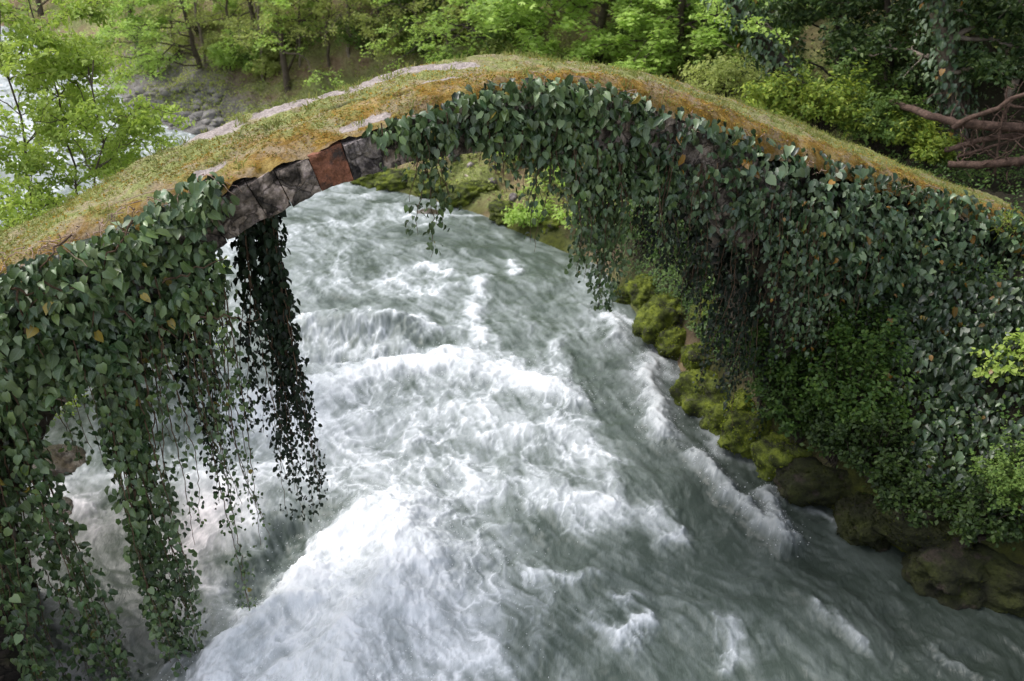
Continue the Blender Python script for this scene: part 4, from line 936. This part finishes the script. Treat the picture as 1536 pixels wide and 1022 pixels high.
mossy = [('rounded mossy boulder farthest upstream at the tip of the right bank', 942, 440, .26), ('mossy boulder behind the rounded one, next along the bank', 968, 430, .36), ('broad mossy boulder with a bright top at the bend of the bank', 1005, 470, .55),
         ('small mossy rock wedged below the broad boulder', 1015, 508, .30), ('tall mossy boulder midway along the bank', 1060, 530, .36), ('wide bright mossy boulder beside the churning foam', 1072, 580, .50),
         ('mossy rock dipping into the foam midway along the bank', 1095, 618, .36), ('mossy rock behind the foam spout', 1130, 640, .40), ('dark mossy boulder below the small bush', 1180, 680, .46),
         ('low dark mossy rock near the shaded water', 1235, 715, .42), ('shaded mossy rock at the foot of the dark bank', 1300, 760, .42), ('brownish mossy boulder under the low ivy patch', 1400, 760, .55), ('last dark boulder downstream at the lower right', 1440, 830, .5), ('flat wet rock where the right bank leaves the frame', 1510, 860, .5),
         ('mossy boulder high on the bank under the arch bushes', 1080, 470, .42), ('small mossy rock on top of the bank, below the shaded bush', 1120, 600, .28)]
for i, (lab, px, py, s) in enumerate(mossy):
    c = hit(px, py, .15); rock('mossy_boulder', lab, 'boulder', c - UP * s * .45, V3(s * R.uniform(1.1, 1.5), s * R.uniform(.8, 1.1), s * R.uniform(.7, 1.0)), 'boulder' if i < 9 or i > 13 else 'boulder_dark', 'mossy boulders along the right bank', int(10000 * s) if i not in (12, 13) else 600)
for lab, px, py, s in (('low mossy rock at the left end of the dirt bank beyond the arch', 560, 262, .5), ('mossy rock next along the dirt bank waterline', 600, 266, .55), ('mossy rock behind the small dangling ivy spray', 640, 272, .5), ('mossy rock under the pale dead stick', 695, 288, .55), ('mossy rock right of the pale dead stick', 720, 280, .4), ('dark mossy rock by the fern-like plant', 755, 312, .4), ('small mossy rock at the foot of the bright bush', 830, 330, .35)):
    c = hit(px, py, .1); rock('mossy_rock', lab, 'rock', c - UP * s * .3, V3(s * 1.4, s, s * .6), 'boulder', 'mossy rocks on the dirt bank', int(2600 * s))
for lab, px, py, s in (('grey stone standing on the dirt bank under the ivy band', 680, 236, .26), ('pale round stone high on the dirt bank', 706, 250, .14), ('pale stone in the middle of the dirt bank', 738, 276, .18), ('pale stone near the fern-like plant', 770, 298, .16)):
    c = hit(px, py); rock('bank_stone', lab, 'stone', c + UP * s * .2, V3(s, s * .8, s * .8), 'grey_stone', 'loose stones on the dirt bank', 0, IC3)
for lab, px, py, s in (('wet brown rock with water breaking over it, behind the far left ivy', 62, 698, .5), ('dark wet rock at the water edge below the brown one', 78, 775, .3), ('submerged flat stone breaking the surface under the dangling spray', 640, 322, .3)):
    c = on_water(px, py); rock('wet_rock', lab, 'rock', c - UP * s * .15, V3(s * 1.3, s, s * .6), 'wet_rock', None, 0)
# gravel bar at the bend
i = 0
for k in range(900):
    px, py = R.uniform(160, 330), R.uniform(135, 205)
    p = hit(px, py); dr1, _ = banks(p[0], p[1])
    if not (-.6 < dr1 < 6.0) or p[1] < 27 * K or p[1] > 44 * K: continue
    s = R.uniform(.08, .25) * (1.4 if R.random() < .15 else 1)
    rock('river_stone', 'grey cobble lying on the gravel bar at the bend of the river', 'stone', p + UP * s * .15, V3(s * 1.25, s, s * .65), 'river_stone', 'cobbles on the far gravel bar', 0, IC3, .55)
    i += 1
    if i >= 150: break

# ------------------------------------------------------------------ fallen logs and sticks
def log(label, pts, r0, r1, mat='log', branches=(), name='fallen_log', cat='log', group='fallen logs at the right'):
    r0 *= K * .72; r1 *= K * .72; P = [at_d(*p) for p in pts]; Q = np.array(P); n = 22
    u = np.linspace(0, len(Q) - 1, n); i0 = np.minimum(u.astype(int), len(Q) - 2); f = (u - i0)[:, None]
    L = Q[i0] * (1 - f) + Q[i0 + 1] * f + R.normal(size=(n, 3)) * r0 * .12
    o = link(name, tubes(name, [(L - L[0], np.linspace(r0, r1, n) * (1 + R.normal(size=n) * .05))], 12), M[mat]); o.location = [float(v) for v in L[0]]
    tag(o, label, cat, group)
    if name == 'fallen_log':
        tw = []
        for q_ in range(9):
            a = L[R.integers(2, n - 1)]; d_ = rnd(1)[0] * V3(1, 1, .8) + UP * .3; tw.append((bend(a, a + d_ * R.uniform(.4, 1.1), 8, .05) - L[0], np.linspace(.018, .005, 8)))
        for p_, rr_ in tw: link('twig', tubes('twig', [(p_, rr_)], 5), M[mat], o)
    if branches:
        link('branch', tubes('branch', [(bend(at_d(*a), at_d(*b), 12, .03) - L[0], np.linspace(r, r * .55, 12) * K * .75) for a, b, r in branches], 8), M[mat], o)
log('long reddish fallen log lying level behind the deck with a forked branch', [(1335, 152, 17.2), (1390, 172, 15.9), (1440, 187, 15.6), (1560, 193, 15.2)], .085, .13, branches=[((1430, 192, 15.6), (1560, 130, 14.9), .075), ((1500, 160, 15.8), (1560, 165, 15.4), .04)])
log('second fallen log below the long one, nearest the deck end', [(1422, 247, 15.5), (1480, 247, 15.2), (1560, 238, 14.9)], .085, .12, branches=[((1480, 255, 15.6), (1515, 285, 15.6), .035)])
log('thinner log lying aslant between the two larger logs', [(1418, 226, 15.8), (1480, 208, 15.5), (1560, 200, 15.3)], .07, .08, branches=[((1440, 205, 16.4), (1500, 245, 16.0), .05)])
log('thin fallen branch crossing below the long reddish log', [(1436, 236, 15.6), (1480, 222, 15.4), (1536, 205, 15.2), (1580, 200, 15.2)], .04, .02, branches=[((1480, 222, 15.4), (1530, 250, 15.2), .02)])
log('thin upright forked branch leaning on the long log at the right edge', [(1492, 262, 15.4), (1500, 200, 15.3), (1512, 130, 15.4)], .035, .015, branches=[((1502, 180, 15.3), (1540, 120, 15.2), .015)])
log('pale dead stick lying on the dirt bank seen through the arch', [(698, 263, hit(698, 263)[1] / K), (716, 274, hit(716, 274)[1] / K), (730, 291, hit(730, 291)[1] / K)], .05, .03, 'dead_wood', name='dead_stick', cat='stick', group=None)
log('thin brown stick on the bank between mossy boulders', [(1050, 495, hit(1050, 495)[1] / K - .1), (1075, 505, hit(1075, 505)[1] / K - .1), (1110, 503, hit(1110, 503)[1] / K - .1)], .02, .012, 'twig', name='dead_stick', cat='stick', group=None)

# ------------------------------------------------------------------ ground cover of the far slope
def scatter(n, x0, x1, y0, y1, dmin, dmax):
    x_ = R.uniform(x0, x1, n); y_ = R.uniform(y0, y1, n); d_, _ = banks(x_, y_)
    z_ = terrain(x_, y_); a, b, dep = proj(np.stack([x_, y_, z_], -1))
    m = (d_ > dmin) & (d_ < dmax) & (a > -150) & (a < 1700) & (b > -90) & (b < 1050) & (dep > 1)
    return x_[m], y_[m], z_[m], d_[m]
x_, y_, z_, d_ = scatter(420000, -70, 28, 23, 90, .9, 42)
f = fbm2(x_ * .45, y_ * .45, 4); m = f + R.normal(size=len(f)) * .12 + sstep(3, 9, d_) * .12 > -.02
m2 = scatter(150000, -40, 20, 23, 60, .8, 16); f2 = fbm2(m2[0] * .6, m2[1] * .6, 4) + R.normal(size=len(m2[0])) * .1 > -.12
x_, y_, z_ = x_[m][:150000], y_[m][:150000], z_[m][:150000]
x_, y_, z_ = [np.concatenate([a, b[f2]]) for a, b in zip((x_, y_, z_), m2)]; k = len(x_)
P = np.stack([x_, y_, z_ + R.random(k) ** 2 * (.15 + .7 * np.clip(fbm2(x_ * .8, y_ * .8, 3) + .2, 0, 1))], -1)
o = link('undergrowth', leaves('undergrowth', P, UP * .7 + rnd(k) * .7, rnd(k), R.uniform(.07, .17, k), 'small'), M['dull'], None, 'stuff')
tag(o, 'patchy low green undergrowth on the brown slope across the river', 'undergrowth', kind='stuff')
for i in range(13):
    px = 275 + i * 37 + R.uniform(-12, 12); py = float(np.interp(px, [275, 430, 600, 760], [95, 118, 70, 62])) + R.uniform(-14, 6)
    T('slender bare-stemmed young tree standing on the far slope', px, py, px + R.uniform(-40, 30), -120, .2, R.uniform(.045, .085), 9, 2.6, 'dull', .11, 500, 'small', .3, (-.1, .6), 6, ('bark', 'bark_pale')[i % 2], .6, group='slender young trees on the far slope', wob=.1)
for i in range(74):
    for q_ in range(60):
        px, py = R.uniform(150, 1130), R.uniform(-40, 125) if i < 56 else R.uniform(50, 150)
        p = hit(px, py)
        if banks(p[0], p[1])[0] > 1.5 and float(fbm2(p[0] * .3, p[1] * .3, 2)) > -.15: break
    m, lab = (('dull', 'pale spring shrub dotted over the far slope'), ('maple', 'bright green seedling shrub on the far slope'), ('mid', 'deeper green shrub on the far slope'))[i % 3]
    shrub(lab, p, V3(1, .9, .8) * R.uniform(.5, 1.2), m, .13, 800, 'small', 34, 'low shrubs on the far slope')
x_, y_, z_, d_ = scatter(120000, -54, 19, 23, 72, .3, 30); x_, y_, z_ = x_[:26000], y_[:26000], z_[:26000]; k = len(x_)
o = link('leaf_litter', leaves('leaf_litter', np.stack([x_, y_, z_ + .02], -1), UP + rnd(k) * .5, rnd(k), R.uniform(.05, .13, k), 'small'), M['litter'], None, 'stuff')
tag(o, 'brown dead leaves strewn over the far bank', 'leaf litter', kind='stuff')
x_, y_, z_, d_ = scatter(90000, 3, 18, 9, 24, .25, 9); x_, y_, z_ = x_[:22000], y_[:22000], z_[:22000]; k = len(x_)
xs_ = R.uniform(5, 24, 60000); ys_ = R.uniform(4, 24, 60000); ds_ = banks(xs_, ys_)[0]; ms_ = (ds_ > .5) & (np.abs((xs_ * OUT[0] + (ys_ - 11) * OUT[1])) > .3)
x_, y_, z_ = [np.concatenate(q_) for q_ in ((x_, xs_[ms_]), (y_, ys_[ms_]), (z_, terrain(xs_, ys_)[ms_]))]; k = len(x_)
m = fbm2(x_ * 1.2, y_ * 1.2, 3) > -.12; x_, y_, z_ = x_[m], y_[m], z_[m]; k = len(x_)
xb = R.uniform(2, 13, 160000); yb = R.uniform(9, 25, 160000); zb = terrain(xb, yb); a_, b_, _ = proj(np.stack([xb, yb, zb], -1)); db = banks(xb, yb)[0]
m = inside(a_, b_, [(930, 400), (1250, 400), (1340, 560), (1440, 800), (1300, 760), (1150, 640), (1060, 520), (1000, 470)]) & (db > .25) & (fbm2(xb * 1.6, yb * 1.6, 3) + .1 * R.normal(size=len(xb)) > -.18)
x_, y_, z_ = [np.concatenate([p, q[m][:16000]]) for p, q in ((x_, xb), (y_, yb), (z_, zb))]; k = len(x_)
xs_ = R.uniform(-22, -6, 50000); ys_ = R.uniform(3, 24, 50000); ds_ = banks(xs_, ys_)[1]; zs_ = terrain(xs_, ys_); tb_ = (xs_ * AB[0] + (ys_ - 11) * AB[1]); nb_ = xs_ * NB[0] + (ys_ - 11) * NB[1]
ms_ = (ds_ > .3) & ((nb_ < -.2) | (nb_ > WB + .2)) & (fbm2(xs_ * .9, ys_ * .9, 3) > -.2)
x_, y_, z_ = [np.concatenate(q_) for q_ in ((x_, xs_[ms_]), (y_, ys_[ms_]), (z_, zs_[ms_]))]; k = len(x_)
o = link('bank_undergrowth', leaves('bank_undergrowth', np.stack([x_, y_, z_ + R.random(k) ** 2 * .4], -1), UP + V3(-.5, -.3, 0) + rnd(k) * .6, rnd(k) - UP * .4, R.uniform(.03, .10, k), 'small'), M['bank_leaf'], None, 'stuff')
tag(o, 'dark small-leaved ground cover on the steep banks beside the bridge', 'undergrowth', kind='stuff')

# ------------------------------------------------------------------ light, sky, camera
w = bpy.data.worlds.new('World'); SC.world = w; w.use_nodes = True
nt = w.node_tree; bg = nt.nodes['Background']
sky = nt.nodes.new('ShaderNodeTexSky'); sky.sky_type = 'NISHITA'; sky.sun_disc = False
EL, AZ = math.radians(56), math.atan2(-.8, .25)
sky.sun_elevation = EL; sky.sun_rotation = AZ; sky.dust_density = 3.0; sky.air_density = 1.0
hs = nt.nodes.new('ShaderNodeHueSaturation'); hs.inputs['Saturation'].default_value = .38; hs.inputs['Value'].default_value = 2.25
nt.links.new(sky.outputs[0], hs.inputs['Color']); nt.links.new(hs.outputs[0], bg.inputs[0]); bg.inputs[1].default_value = .15
sl = bpy.data.lights.new('sun', 'SUN'); sl.energy = 1.3; sl.angle = math.radians(20); sl.color = (1, .97, .92)
so = bpy.data.objects.new('sun', sl); COL.objects.link(so)
sd = Vector((math.sin(AZ) * math.cos(EL), math.cos(AZ) * math.cos(EL), math.sin(EL)))
so.rotation_euler = sd.to_track_quat('Z', 'Y').to_euler()

cd = bpy.data.cameras.new('camera'); co = bpy.data.objects.new('camera', cd); COL.objects.link(co)
co.location = CAM; co.rotation_euler = (math.pi / 2 - PITCH, 0, 0)
cd.sensor_width = 36; cd.lens = 36 * F / 1536; cd.clip_start = .1; cd.clip_end = 1000
cd.dof.use_dof = True; cd.dof.focus_distance = 10.5; cd.dof.aperture_fstop = 1.1
SC.camera = co
SC.view_settings.view_transform = 'Standard'; SC.view_settings.look = 'None'; SC.view_settings.exposure = 0
SC.cycles.max_bounces = 6; SC.cycles.transparent_max_bounces = 4
